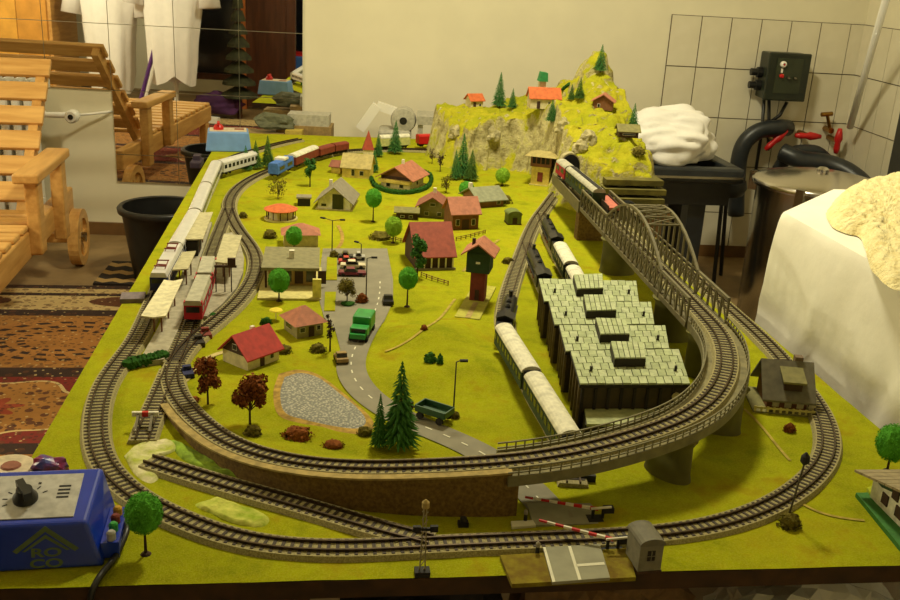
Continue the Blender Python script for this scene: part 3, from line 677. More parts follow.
# ---- the board: terrain skin, base plate, trestle legs
bd = thing('layout_board', 'grass covered model railway board on a wooden trestle', 'table')
nx, ny = 290, 560
gx = np.linspace(BX0, BX1, nx); gy = np.linspace(BY0, BY1, ny); GX, GY = np.meshgrid(gx, gy); GH = ground_h(GX, GY)+vnoise(GX, GY, 30, 9)*.0012+vnoise(GX, GY, 8, 11)*.002*0
mb = MB(); mb.v = [(float(a), float(b), ZB+float(c)) for a, b, c in zip(GX.ravel(), GY.ravel(), GH.ravel())]
idx = np.arange(nx*ny).reshape(ny, nx); q = np.stack([idx[:-1, :-1], idx[:-1, 1:], idx[1:, 1:], idx[1:, :-1]], -1).reshape(-1, 4)
mb.f = [tuple(map(int, r)) for r in q]; mb.mi = [0]*len(mb.f)
tag(mb.build('grass_skin', m_grass, bd, True), 'yellow green flocked grass')
MB().box(BX0, BX1, BY0, BY1, ZB-.022, ZB-.001).build('base_plate', m_brownedge, bd)
m_lumber = woodmat('trestle_lumber', (150, 112, 66), (112, 80, 44), 'Y', 10, .6)
for x in (BX0+.08, BX1-.12): MB().box(x, x+.04, BY0+.25, BY1-.05, ZB-.10, ZB-.022).build('bearer', m_lumber, bd)
for x in (BX0+.075, BX1-.125):
    for y in (BY0+.30, BY1-.15): MB().box(x, x+.05, y, y+.05, 0, ZB-.10).build('leg', m_lumber, bd)
# ---- mountain
mt = thing('mountain', 'rocky green model mountain with cliffs and layered foam edge at the far end', 'mountain')
mx = np.linspace(.34, .96, 190); my = np.linspace(2.38, 3.48, 300); MX, MY = np.meshgrid(mx, my); MH = mountain_h(MX, MY)
rng = np.random.RandomState(5)
JX = MX+vnoise(MX, MY, 40, 21)*.018+vnoise(MX, MY, 90, 22)*.008; JY = MY+vnoise(MX, MY, 40, 23)*.018+vnoise(MX, MY, 90, 24)*.008
mb = MB(); mb.v = [(float(a), float(b), ZB+float(c)) for a, b, c in zip(JX.ravel(), JY.ravel(), MH.ravel())]
idx = np.arange(MX.size).reshape(MX.shape); q = np.stack([idx[:-1, :-1], idx[:-1, 1:], idx[1:, 1:], idx[1:, :-1]], -1).reshape(-1, 4)
hh = MH.ravel(); keep = hh[q].max(1) > .001; mb.f = [tuple(map(int, r)) for r in q[keep]]; mb.mi = [0]*len(mb.f)
o = mb.build('rock_skin', mountain_material(), mt, True); bm = bmesh.new(); bm.from_mesh(o.data); bmesh.ops.delete(bm, geom=[v for v in bm.verts if not v.link_faces], context='VERTS'); bm.to_mesh(o.data); bm.free()
m_foam = mat('olive_foam_board', (112, 104, 44), .9, .2, 20)
for i in range(4): MB().box(.715+.004*i, .888-.006*(i % 2), 2.372+.012*i, 2.50, ZB+.02+i*.022, ZB+.034+i*.022).build('foam_layer', m_foam, mt)
MB().box(.83, .888, 2.40, 2.46, 0, ZB+.02).build('support_post', m_lumber, mt); MB().box(.83, .93, 2.45, 3.42, ZB-.02, ZB+.012).build('support_plate', m_lumber, mt); MB().box(.85, .91, 3.3, 3.36, 0, ZB-.02).build('support_post', m_lumber, mt)
# tunnel portals
m_dark = mat('tunnel_shade_black', (8, 8, 6), .95, .1, 10); m_stone = mat('grey_stone', (170, 160, 116), .9, .2, 60, .4, .001)
def portal(x, y, z, rz, w_, h_, nm='tunnel_portal', m_ring=None):
    pr = [(-w_, 0), (-w_, h_*.55)]+[(-w_*math.cos(a), h_*.55+h_*.45*math.sin(a)) for a in np.linspace(.2, PI-.2, 9)]+[(w_, h_*.55), (w_, 0)]
    o = MB().extr([(p[0]*1.12, p[1]*1.06) for p in pr], -.010, .02, 'y').build(nm, m_ring or m_stone, mt, loc=(x, y, z), rz=rz)
    MB().extr(pr, -.014, .004, 'y').build('tunnel_mouth_shade', m_dark, o)  # solid black block painted as the shade inside the tunnel
portal(XCf(2.475)+.004, 2.485, ZB+.084, 0, .024, .066); portal(.782, 2.366, ZB+.0, 0, .022, .05, m_ring=m_dark); 
pe = shed_a[0]; portal(pe.x+.004, pe.y+.02, ZB, -.35, .026, .068)
# ---- tracks
m_bal = mat('grey_ballast', (178, 168, 120), .95, .25, 500, .5, .0008, rgb2=(134, 124, 84)); m_tie = mat('brown_sleeper', (60, 46, 28), .7, .2, 100); m_rail = mat('rusty_rail', (74, 58, 40), .35, .15, 120, metal=.6)
def track(path, label, bed=True, dz=0.0, bedw=(.0200, .0172), name='railway_track', group=None, sleepers=True, color=None):
    t_ = thing(name, label, 'railway track', (path[0].x, path[0].y, path[0].z)); off = path[0]
    P_ = [p-off+Vector((0, 0, dz)) for p in path]; hb = .006
    if bed: MB().sweep(P_, [(-bedw[0], 0), (-bedw[1], hb), (bedw[1], hb), (bedw[0], 0)]).build('ballast_bed', color or m_bal, t_)
    tie = MB(); r = resample(P_, .0098)
    for i in range(1, len(r)-1):
        d = r[i+1]-r[i-1]; a = math.atan2(d.y, d.x); tie.box(-.0019, .0019, -.0150, .0150, hb-.001, hb+.0007, T(r[i].x, r[i].y, r[i].z, a))
    tag(tie.build('sleepers', m_tie, t_), kind='stuff')
    for s in (-1, 1): MB().sweep(P_, [(s*.0083-.0011, hb+.0004), (s*.0083-.0011, hb+.0036), (s*.0083+.0011, hb+.0036), (s*.0083+.0011, hb+.0004)]).build('rail', m_rail, t_)
    return t_
track(outer, 'outer loop track on grey ballast running along the board edge')
track(inner, 'inner loop track climbing past the brick wall onto the viaduct', dz=.0004)
track(railbus, 'straight station track under the red railbus', dz=.0008)
track(stub, 'short dead end track ending at the buffer stop', dz=-.0004)
track(siding, 'raised dead end siding joining the front straight', dz=.0004)
track(shed_a, 'curved track under the steam train with two pale roofed coaches', dz=0)
track(shed_b, 'short branch track leading into the engine shed', dz=.0006)
track(shed_c, 'short branch track under the lone black steam engine', dz=-.0006)
# ---- retaining wall, viaduct, truss bridge
def sub(path, f): return [p for p in path if f(p)]
m_brick = mat('brown_brick', (132, 104, 46), .9, .2, 220, .5, .001, rgb2=(98, 74, 30)); m_ledge = mat('sand_ledge', (170, 148, 88), .9, .15, 80)
wpth = sub(inner, lambda p: -.20 < p.x < .222 and p.y < 1.27)
rw = thing('retaining_wall', 'brown brick retaining wall under the climbing inner track', 'retaining wall')
bw = MB(); vs = []; fs = []
for i, p in enumerate(wpth):
    a = wpth[max(0, i-1)]; b = wpth[min(len(wpth)-1, i+1)]; d = Vector((b.x-a.x, b.y-a.y, 0)).normalized(); x = Vector((d.y, -d.x, 0))
    for of, z in ((.0205, ZB-.0005), (.0205, p.z+.004), (.0275, p.z+.004), (.0275, ZB-.0005)): vs.append((p.x+x.x*of, p.y+x.y*of, z))
for i in range(len(wpth)-1):
    for k in range(4): fs.append((i*4+k, (i+1)*4+k, (i+1)*4+(k+1) % 4, i*4+(k+1) % 4))
fs += [(0, 1, 2, 3), tuple(len(vs)-4+k for k in (3, 2, 1, 0))]
bw.add(vs, fs).build('brick_face', m_brick, rw); MB().sweep(wpth, [(.0195, .004), (.0195, .0065), (.0300, .0065), (.0300, .004)]).build('ledge', m_ledge, rw)
e = wpth[-1]; MB().box(e.x-.004, e.x+.010, e.y-.027, e.y+.024, ZB, e.z-.001).build('end_pier', m_brick, rw)
k0 = max(i for i, p in enumerate(inner) if p.x < .215 and p.y < 1.2); k1 = min(i for i, p in enumerate(inner) if p.x > .6 and p.y > 1.40)
vp = inner[k0:k1]
m_conc = mat('grey_viaduct_deck', (138, 130, 92), .85, .15, 60); m_olive = mat('olive_pier', (104, 100, 44), .85, .18, 14); m_railing = mat('grey_railing', (122, 116, 82), .7, .1, 60)
vd = thing('viaduct', 'curved grey viaduct deck with railings on round olive piers', 'viaduct')
MB().sweep(vp, [(-.031, -.009), (-.031, .0003), (.031, .0003), (.031, -.009)]).build('deck', m_conc, vd)
for s in (-1, 1):
    MB().sweep(vp, [(s*.0312, -.010), (s*.0312, .003), (s*.0335, .003), (s*.0335, -.010)]).build('edge_beam', m_railing, vd)
    rl = MB(); r = resample(vp, .012)
    for i in range(1, len(r)-1):
        d = (r[i+1]-r[i-1]).normalized(); x = Vector((d.y, -d.x, 0))*s*.0302; p = r[i]+x; rl.box(-.0008, .0008, -.0008, .0008, 0, .013, T(p.x, p.y, p.z))
    for h in (.0065, .013): rl.sweep(vp, [(s*.0302-.0008, h-.0008), (s*.0302-.0008, h+.0008), (s*.0302+.0008, h+.0008), (s*.0302+.0008, h-.0008)])
    rl.build('railing', m_railing, vd)
def pier(p, par, rz, top=.04, ww=1.0):
    M = T(p.x, p.y, 0, rz) @ Matrix.Diagonal((.62*ww, 1.0, 1, 1))
    MB().lathe([(top*.98, ZB-.001), (top*.92, ZB+.008), (top*.88, p.z-.02), (top*1.05, p.z-.0095)], 24, M).build('pier', m_olive, par, angle=40)
for t_px in ((668, 474), (722, 430), (702, 365)):
    q_ = B(*t_px); i = min(range(2, len(vp)-2), key=lambda k: (vp[k].x-q_.x)**2+(vp[k].y-q_.y)**2); d = vp[min(i+1, len(vp)-1)]-vp[i-1]; pier(vp[i], vd, math.atan2(d.y, d.x), .036)
br = thing('truss_bridge', 'grey steel truss railway bridge with a tall arched middle span', 'bridge')
m_truss = mat('grey_truss', (112, 104, 74), .6, .12, 80); ZD = ZB+.083
def span(y0, y1, arch):
    for s in (-1, 1):
        X_ = lambda y: XCf(y)+s*.033; mb = MB(); mb.bar((X_(y0), y0, ZD-.004), (X_(y1), y1, ZD-.004), .004, .009)
        n = max(4, int(round((y1-y0)/.030))); ys = [y0+(y1-y0)*i/n for i in range(n+1)]
        top = lambda y: ZD+.040+(arch*(1-((2*(y-y0)/(y1-y0)-1)**2)) if arch else 0)
        for a, b in zip(ys, ys[1:]): 
            mb.bar((X_(a), a, top(a)), (X_(b), b, top(b)), .0048, .0048)
        for i, y in enumerate(ys): mb.bar((X_(y), y, ZD), (X_(y), y, top(y)), .0034)
        for i in range(n):
            a, b = (ys[i], ys[i+1]) if i < n/2 else (ys[i+1], ys[i]); mb.bar((X_(a), a, ZD), (X_(b), b, min(top(b), ZD+.04)), .0022)
            if arch: mb.bar((X_(b), b, ZD), (X_(a), a, ZD+.04), .0022)
        if arch: mb.bar((X_(y0), y0, ZD+.04), (X_(y1), y1, ZD+.04), .0026)
        mb.build('truss_side', m_truss, br)
    MB().prism([(XCf(y0)-.033, y0), (XCf(y0)+.033, y0), (XCf(y1)+.033, y1), (XCf(y1)-.033, y1)], ZD-.007, ZD-.001).build('deck_floor', m_truss, br)
    if arch:
        for f0, f1 in zip(np.linspace(.30, .70, 6), np.linspace(.30, .70, 6)[1:]):
            mb = MB(); a = y0+(y1-y0)*f0; b = y0+(y1-y0)*f1; XC = XCf(a)
            mb.bar((XC-.033, a, top(a)), (XC+.033, a, top(a)), .003); mb.bar((XC-.033, a, top(a)), (XC+.033, b, top(b)), .002); mb.bar((XC+.033, a, top(a)), (XC-.033, b, top(b)), .002)
            if f1 > .69: mb.bar((XC-.033, b, top(b)), (XC+.033, b, top(b)), .003)
            mb.build('top_brace', m_truss, br)
span(1.40, 1.545, 0); span(1.55, 1.93, .062); span(1.935, 2.17, 0)
for y in (1.55, 1.93): pier(Vector((XCf(y), y, ZD)), br, PI/2, .040, 1.3)
# dark abutment where the bridge enters the mountain
MB().box(XCf(2.2)-.034, XCf(2.2)+.034, 2.175, 2.205, ZB, ZD-.012).build('rectangular_pier', m_brick, br)
MB().prism([(XCf(2.175)-.036, 2.175), (XCf(2.175)+.036, 2.175), (XCf(2.5)+.036, 2.50), (XCf(2.5)-.036, 2.50)], ZD-.012, ZD-.001).build('approach_deck', m_truss, br)
for s in (-1, 1): MB().prism([(XCf(2.175)+s*.036-.0015, 2.175), (XCf(2.175)+s*.036+.0015, 2.175), (XCf(2.5)+s*.036+.0015, 2.50), (XCf(2.5)+s*.036-.0015, 2.50)], ZD-.016, ZD+.012).build('plate_girder', m_truss, br)
# ---- roads, pond, paths
m_road = mat('grey_road', (138, 132, 112), .85, .06, 30, .1, .0005); m_line = mat('road_paint', (226, 222, 196), .8, .05, 30)
rd_ = thing('village_road', 'grey asphalt road curving from the car park down to the crossing', 'road')
def strip(path, w_, dz, m, nm, par, nseg=6):
    vs = []; fs = []
    for i, p in enumerate(path):
        a = path[max(0, i-1)]; b = path[min(len(path)-1, i+1)]; d = Vector((b.x-a.x, b.y-a.y, 0)).normalized(); x = Vector((d.y, -d.x, 0))
        for k in range(nseg+1):
            q = p+x*(w_*(k/nseg-.5)); vs.append((q.x, q.y, gz(q.x, q.y)+dz))
    for i in range(len(path)-1):
        for k in range(nseg): a = i*(nseg+1)+k; fs.append((a, a+1, a+nseg+2, a+nseg+1))
    return MB().add(vs, fs).build(nm, m, par)
rp = smoothpath([B(*p) for p in ((380, 268), (379, 300), (368, 326), (354, 350), (350, 372), (366, 396), (400, 418), (440, 434), (480, 452), (508, 470), (530, 490), (546, 508), (556, 522))], .008, 4)
strip(rp, .046, .0016, m_road, 'asphalt', rd_)
L_ = resample(rp, .016)
for i in range(6, len(L_)-2, 2):
    p, q = L_[i], L_[i+1]; strip([p, p+(q-p)*.75], .0022, .0022, m_line, 'lane_dash', rd_, 1)
pk = [(323, 249), (387, 249), (393, 280), (393, 302), (384, 322), (366, 345), (341, 352), (335, 330), (324, 318), (317, 292)]
park = thing('car_park', 'grey asphalt car park beside the flat roofed restaurant', 'car park')
pp = [B(*p) for p in pk]; MB().prism([(p.x, p.y) for p in pp], ZB+.0006, ZB+.0013).build('asphalt', m_road, park)
for a in (((327, 258), (337, 258), (337, 281), (326, 281)), ((325, 293), (336, 293), (335, 312), (324, 312))):
    MB().prism([(B(*p).x, B(*p).y) for p in a], ZB+.0012, ZB+.003).build('grass_strip', m_grass, park)
cr = thing('level_crossing', 'grey level crossing road plate with white lines at the board front', 'level crossing')
m_pale = mat('pale_road', (150, 148, 124), .85, .06, 40)
def flat(pxs, z0, z1, m, nm, par): return MB().prism([(B(x, y, z1).x, B(x, y, z1).y) for x, y in pxs], ZB+z0, ZB+z1).build(nm, m, par)
m_drygrass = mat('ochre_grass', (138, 126, 22), 1, .2, 60, .5, .002, rgb2=(112, 90, 18))
flat([(500, 555), (628, 548), (636, 577), (512, 584)], 0, .005, m_drygrass, 'ground_plate', cr)
flat([(543, 547), (600, 544), (610, 577.5), (552.5, 582)], .004, .0075, m_pale, 'road_slab', cr)
flat([(543, 547), (545.5, 547), (555.5, 581.5), (552.5, 582)], .0075, .0079, m_line, 'edge_line', cr); flat([(568, 546), (571, 546), (581.5, 579.5), (578.5, 579.7)], .0075, .0079, m_line, 'centre_line', cr); flat([(576, 564), (604, 562), (605, 564.5), (577, 566.5)], .0075, .0079, m_line, 'stop_line', cr)
flat([(527, 503), (590, 503), (611, 523), (533, 525)], .001, .0035, m_pale, 'inner_slab', cr); flat([(511, 521), (533, 520), (536, 525), (512, 527)], .001, .004, m_line, 'kerb_slab', cr)
pd = thing('pond', 'small grey pond with an ochre shore near the fir trees', 'pond')
def blob(pxs, grow, z0, z1, m, nm, par, smooth=False):
    ps = [B(*p) for p in pxs]; c = sum(ps, Vector())/len(ps); ps = spline(ps+[ps[0]], 6)[:-1]
    vs = [(c.x+(p.x-c.x)*grow, c.y+(p.y-c.y)*grow) for p in ps]; zz = max(gz(x, y) for x, y in vs) if 0 else ZB
    mb = MB(); n = len(vs); R_ = 8; V = [(c.x, c.y, gz(c.x, c.y)+z1)]
    for r in range(1, R_+1):
        for x, y in vs: a, b = c.x+(x-c.x)*r/R_, c.y+(y-c.y)*r/R_; V.append((a, b, gz(a, b)+(z1*(1+(.9*noise.noise(Vector((a*70, b*70, 0))) if z1 > .003 else 0)) if r < R_ else z0)))
    Fc = [(0, 1+i, 1+(i+1) % n) for i in range(n)]
    for r in range(R_-1):
        for i in range(n): a = 1+r*n; Fc.append((a+i, a+n+i, a+n+(i+1) % n, a+(i+1) % n))
    return mb.add(V, Fc).build(nm, m, par, True)
pond = [(281, 376), (298, 371), (318, 376), (340, 392), (362, 410), (371, 424), (362, 432), (338, 430), (305, 423), (281, 415), (276, 395)]
blob(pond, 1.06, 0, .0012, mat('ochre_shore', (176, 142, 62), .95, .2, 80, .4, .001), 'shore', pd)
t = NT('pond_water'); c = t.coord(); n = t.noise(260, 3, c); v = t.new('ShaderNodeTexVoronoi'); v.inputs['Scale'].default_value = 260; t.put(v.inputs['Vector'], c)
t.put(t.b.inputs['Base Color'], t.ramp(v.outputs['Distance'], [(.15, L3((186, 182, 166))), (.6, L3((120, 122, 118)))])); t.b.inputs['Roughness'].default_value = .25; t.bump(v.outputs['Distance'], .3, .001)
blob(pond, .95, .0008, .0018, t.m, 'water', pd)
m_path = mat('dirt_path', (174, 154, 62), .95, .15, 80)
def path(pxs, w_, label, m=m_path):
    p = smoothpath([G(*q) for q in pxs], .01, 3); o = strip(p, w_, .0012, m, 'footpath', None, 3); return tag(o, label, 'footpath')
path([(790, 497), (810, 515), (835, 521), (866, 523)], .0045, 'thin sandy footpath leading to the white house at the board edge')
path([(744, 410), (760, 425), (775, 445), (790, 462)], .0045, 'thin sandy footpath running from the viaduct to the lamp post')
path([(455, 300), (440, 318), (425, 332), (405, 345), (385, 352)], .005, 'thin dirt footpath crossing the meadow toward the road')
path([(499, 240), (480, 255), (463, 272)], .007, 'thin dirt footpath between the signal tower and the barns')
path([(338, 226), (343, 236), (340, 248), (333, 252)], .008, 'curved reddish footpath above the car park', mat('red_path', (172, 138, 60), .95, .15, 80))
path([(163, 372), (172, 395), (190, 378), (205, 356), (225, 352)], .010, 'pale sandy walkway beside the brown tree', mat('sand_path', (196, 178, 116), .95, .12, 60))
# bare plaster patches beside the siding
def patch(pxs, label, m):
    o = blob(pxs, 1, 0, .004, m, 'plaster_patch', None); return tag(o, label, 'ground patch')
patch([(124, 456), (140, 443), (168, 440), (178, 448), (165, 456), (150, 462), (160, 476), (150, 484), (135, 475)], 'pale plaster and light green ground patch by the siding end', mat('plaster_green', (168, 178, 60), .95, .2, 40, .6, .004, rgb2=(222, 214, 168)))
patch([(215, 498), (240, 506), (268, 517), (262, 527), (236, 524), (212, 514), (195, 505)], 'light green bare patch between siding and outer track', mat('light_green_patch', (146, 166, 30), .95, .2, 45, .6, .004, rgb2=(206, 206, 96)))
patch([(170, 440), (195, 452), (230, 470), (260, 482), (240, 478), (205, 470), (180, 458)], 'mossy light green strip between siding and retaining wall', mat('moss', (140, 170, 44), .95, .2, 60, .5, .002))
# ================================================================= BUILDINGS
def mc(name, rgb, rough=.75, var=.1, scale=90): return mat(name, rgb, rough, var, scale)
m_cream = mc('cream_plaster', (214, 202, 156)); m_yel = mc('yellow_plaster', (216, 192, 92)); m_bark = mc('dark_brown_wood', (64, 40, 24)); m_midb = mc('mid_brown_wood', (122, 78, 42))
m_glass = mat('model_window', (40, 40, 38), .15, .1, 50); m_redroof = mc('bright_red_roof', (186, 58, 50)); m_pinkroof = mc('pinkish_roof', (180, 114, 86)); m_brownroof = mc('brown_roof', (142, 86, 66))
m_orangeroof = mc('orange_roof', (206, 104, 50)); m_greyroof = mc('grey_roof', (140, 132, 112)); m_beigeroof = mc('beige_roof', (176, 160, 98)); m_oliveroof = mc('olive_roof', (128, 122, 70)); m_green = mc('dark_green_paint', (36, 62, 34)); m_ltgreen = mc('light_green_board', (112, 124, 58))
m_plate = mc('pale_base_plate', (206, 194, 120)); m_wpaint = mc('white_paint', (228, 222, 200)); m_brick2 = mc('red_brick', (124, 50, 38))
def corners(A, Bc, C=None, depth=None, z=0):
    a, b = B(*A, z), B(*Bc, z); fx = (b-a); W = fx.length; fx.normalize()
    fy = Vector((-fx.y, fx.x, 0))
    if C is not None: D = abs((B(*C, z)-b).dot(fy))
    else: D = depth
    rz = math.atan2(fx.y, fx.x); c = (a+b)/2+fy*D/2
    return W, D, rz, c
def house(name, label, A, Bc, C=None, depth=None, wh=.03, rh=.03, ridge='y', walls=m_cream, roof=m_redroof, gable=None, over=.006, win=(), chimney=None, door=None, plate=None, zbase=None, hip=False, cat='model house', group=None, pos=None):
    # local frame: x along the front edge A-B, y to the back; ridge along 'y' shows a gable in front, along 'x' a roof slope
    W, D, rz, c = corners(A, Bc, C, depth) if pos is None else pos
    z0 = zbase if zbase is not None else gz(c.x, c.y)
    h = thing(name, label, cat, (c.x, c.y, z0), rz, group); w2, d2 = W/2, D/2; th = .0022
    if plate:
        MB().box(-w2-plate, w2+plate, -d2-plate, d2+plate, 0, .002).build('base_plate', m_plate, h)
    if hip:
        MB().box(-w2, w2, -d2, d2, 0, wh).build('walls', walls, h)
        o_ = over; vs = [(-w2-o_, -d2-o_, wh-.002), (w2+o_, -d2-o_, wh-.002), (w2+o_, d2+o_, wh-.002), (-w2-o_, d2+o_, wh-.002), (-w2*.15, 0, wh+rh), (w2*.15, 0, wh+rh)]
        MB().add(vs, [(0, 1, 5, 4), (1, 2, 5), (2, 3, 4, 5), (3, 0, 4), (3, 2, 1, 0)]).build('roof', roof, h)
    else:
        pf = [(-w2, 0), (w2, 0), (w2, wh), (0, wh+rh), (-w2, wh)] if ridge == 'y' else [(-d2, 0), (d2, 0), (d2, wh), (0, wh+rh), (-d2, wh)]
        half = w2 if ridge == 'y' else d2; Ln = d2 if ridge == 'y' else w2; ax = 'y' if ridge == 'y' else 'x'
        wl = MB(); wl.extr(pf, -Ln, Ln, ax); wl.build('walls', walls, h)
        if gable:
            tri = [(-half*.985, wh*.96), (half*.985, wh*.96), (0, wh+rh-.001)]; MB().extr(tri, -Ln-.0008, -Ln+.0004, ax).build('gable_boards', gable, h); MB().extr(tri, Ln-.0004, Ln+.0008, ax).build('gable_boards', gable, h)
        sl = rh/half; ov = over
        for s in (-1, 1):
            q = [(0, wh+rh+.0003), (s*(half+ov), wh-ov*sl+.0003), (s*(half+ov), wh-ov*sl+th+.0003), (0, wh+rh+th*1.3)]
            MB().extr(q, -Ln-ov, Ln+ov, ax).build('roof_slope', roof, h)
    def wallbox(face, u, v, ww, hh, m, nm, t_=.0012):
        if face == 'f': return MB().box(u-ww/2, u+ww/2, -d2-t_, -d2+.0005, v, v+hh).build(nm, m, h)
        if face == 'r': return MB().box(w2-.0005, w2+t_, u-ww/2, u+ww/2, v, v+hh).build(nm, m, h)
        if face == 'l': return MB().box(-w2-t_, -w2+.0005, u-ww/2, u+ww/2, v, v+hh).build(nm, m, h)
    for wd_ in win:
        face, u, v, ww, hh = wd_; o = wallbox(face, u*(W if face == 'f' else D), v, ww, hh, m_wpaint, 'window_frame')
        k = wallbox(face, u*(W if face == 'f' else D), v+.0008, ww-.0016, hh-.0016, m_glass, 'pane', .0016); k.parent = o; k.matrix_parent_inverse = Matrix.Identity(4)
    if door:
        face, u, ww, hh = door; wallbox(face, u*(W if face == 'f' else D), 0.0005, ww, hh, m_bark, 'door')
    if chimney:
        x, y, z, ww = chimney; MB().box(x-ww/2, x+ww/2, y-ww/2, y+ww/2, z-.02, z).build('chimney', m_wpaint, h)
    return h
w_ = .009
house('model_cottage', 'cottage with bright red gable roof and dark gable beside the brown trees', (223, 361), (248, 371.5), (268, 355.5), wh=.023, rh=.027, roof=m_redroof, gable=m_bark, win=[('f', 0, .027, .010, .010), ('r', .25, .008, .008, .010)], door=('r', -.05, .008, .018), chimney=(-.010, .012, .052, .006))
pv = house('model_pavilion', 'small pavilion with reddish hip roof beside the yellow parasol', (297, 339), (323, 334.5), depth=.052, wh=.026, rh=.022, hip=True, walls=mc('olive_wall', (150, 140, 88)), roof=m_pinkroof, over=.007, door=('f', .05, .010, .018), win=[('l', .1, .009, .02, .010), ('f', .32, .010, .008, .009), ('f', -.3, .010, .010, .009)])
# flat roofed restaurant
fl = [B(264, 247, .045), B(320, 247, .045), B(320, 270, .045), B(262, 268, .045)]
c = sum(fl, Vector())/4; W = (fl[2]-fl[3]).length; D = (fl[0]-fl[3]).length
fh = thing('flat_restaurant', 'flat grey roofed restaurant with a pale terrace beside the car park', 'model house', (c.x, c.y, ZB), 0)
MB().box(-W/2-.004, W/2+.004, -D/2-.055, D/2, 0, .004).build('terrace', m_plate, fh)
MB().box(-W/2+.012, W/2-.012, -D/2+.022, D/2-.008, .004, .040).build('walls', mc('tan_wall', (170, 140, 84)), fh)
MB().box(-W/2, W/2, -D/2, D/2, .040, .046).build('flat_roof', mc('moss_grey_roof', (134, 128, 92)), fh)
MB().box(-W/2+.05, -W/2+.06, -D/2+.06, -D/2+.07, .046, .062).build('chimney', m_wpaint, fh)
for i in range(5): MB().box(-W/2+.018+i*.022, -W/2+.034+i*.022, -D/2+.0205, -D/2+.0225, .012 if i % 2 else .008, .034).build('window', m_glass if i % 2 else m_bark, fh)
MB().box(W/2-.012, W/2+.004, -D/2-.05, -D/2-.044, .004, .040).build('fin_wall', mc('lemon_wall', (232, 222, 120)), fh)
for x in (-W/2+.006, W/2-.010): MB().box(x, x+.004, -D/2+.006, -D/2+.010, .004, .040).build('post', m_bark, fh)
house('model_annex', 'small pink hip roof rising behind the flat roofed restaurant', (284, 247), (318, 247), depth=.05, wh=.030, rh=.018, hip=True, walls=m_cream, roof=m_pinkroof, zbase=ZB)
# parasol
p = B(276, 320); ps = thing('parasol', 'tiny yellow garden parasol beside the pavilion', 'parasol', p); MB().cyl((0, 0, 0), (0, 0, .020), .0008).build('pole', m_wpaint, ps); MB().lathe([(.012, .018), (.011, .0195), (.001, .0235)], 16).build('canopy', mc('yellow_canvas', (236, 216, 60)), ps)
# round kiosk
p = B(281, 219); ko = thing('round_kiosk', 'round pavilion with orange conical roof beside the curved track', 'model house', p)
MB().lathe([(.040, 0), (.040, .004)], 28).build('plinth', m_plate, ko); MB().lathe([(.028, .004), (.028, .026)], 24).build('wall', m_cream, ko)
for i in range(12): a = 2*PI*i/12; MB().box(-.0012, .0012, -.0012, .0012, .004, .026, T(.034*math.cos(a), .034*math.sin(a), 0)).build('post', m_bark, ko)
MB().lathe([(.040, .024), (.041, .026), (.020, .034), (.0, .038)], 32).build('roof', m_orangeroof, ko)
house('model_house', 'modern white house with grey gable roof and dark glass gable', (318, 209), (350, 211), (366, 202), wh=.024, rh=.034, roof=m_greyroof, walls=m_wpaint, gable=None, over=.010, win=[('f', .12, .002, .030, .040), ('f', -.32, .008, .014, .008)], chimney=(-.02, .02, .062, .008), plate=.006)
house('model_house', 'yellow walled house with beige roof and red annex near the freight train', (342, 177), (369, 179), depth=.075, wh=.032, rh=.030, ridge='x', walls=m_yel, roof=m_beigeroof, win=[('f', -.1, .006, .010, .020), ('f', .22, .008, .012, .014)])
house('model_annex', 'small red roofed annex beside the yellow walled house', (331, 173), (340, 174), depth=.04, wh=.022, rh=.012, ridge='x', walls=m_yel, roof=m_brownroof)
ch = house('model_chalet', 'chalet with pinkish brown roof and wooden balcony inside a hedge', (381, 187), (410, 191), (419, 184), wh=.036, rh=.026, roof=m_pinkroof, walls=m_cream, gable=m_midb, over=.014, win=[('f', -.25, .004, .013, .011), ('f', .2, .004, .013, .011), ('r', 0, .008, .012, .012)], chimney=(0, .0, .076, .007), plate=.006)
W, D, _, _ = corners((381, 187), (410, 191), (419, 184)); MB().box(-W/2-.004, W/2+.004, -D/2-.012, -D/2, .018, .027).build('balcony', m_yel, ch); MB().box(-W/2, W/2, -D/2-.0014, -D/2, .027, .036).build('loft_boards', m_bark, ch)
house('model_farmhouse', 'farmhouse with brown gable and olive porch roof behind the red barn', (418, 217), (446, 219), depth=.075, wh=.030, rh=.022, roof=m_brownroof, walls=m_oliveroof, over=.008, win=[('f', 0, .030, .014, .009), ('f', -.2, .006, .012, .010), ('f', .25, .006, .012, .010)], chimney=(0, .015, .066, .008))
sh_ = house('open_shed', 'long low shed with olive roof and dark open front', (396, 219), (417, 220), depth=.045, wh=.018, rh=.006, ridge='x', walls=m_bark, roof=m_oliveroof, win=[('f', -.2, .004, .010, .007), ('f', .2, .004, .010, .007)])
house('model_barn', 'brown timber barn with a pinkish roof behind the fence', (452, 230), (478, 229), depth=.062, wh=.042, rh=.030, ridge='x', walls=m_midb, roof=m_pinkroof, door=('f', .0, .018, .024), win=[('f', -.3, .010, .010, .016), ('f', .3, .010, .010, .016)])
house('model_bungalow', 'low bungalow with grey green roof under the fir trees', (479, 208), (503, 206), depth=.085, wh=.022, rh=.022, ridge='x', walls=mc('reddish_wall', (134, 92, 56)), roof=mc('grey_green_roof', (140, 142, 112)), over=.01, chimney=(-.024, .03, .052, .009), win=[('f', .3, .006, .012, .010)])
bnr = house('red_roof_hall', 'open fronted hall with a large flat red brown roof beside the tall shrub', (416, 270), (453, 269), depth=.11, wh=.032, rh=.054, ridge='x', walls=m_bark, roof=mc('rust_roof', (158, 74, 54)), over=.006)
W, D, _, _ = corners((416, 270), (453, 269), None, .11)
for i in range(6): MB().box(-W/2+i*W/5.2, -W/2+i*W/5.2+.003, -D/2-.003, -D/2, 0, .030).build('post', m_wpaint, bnr)
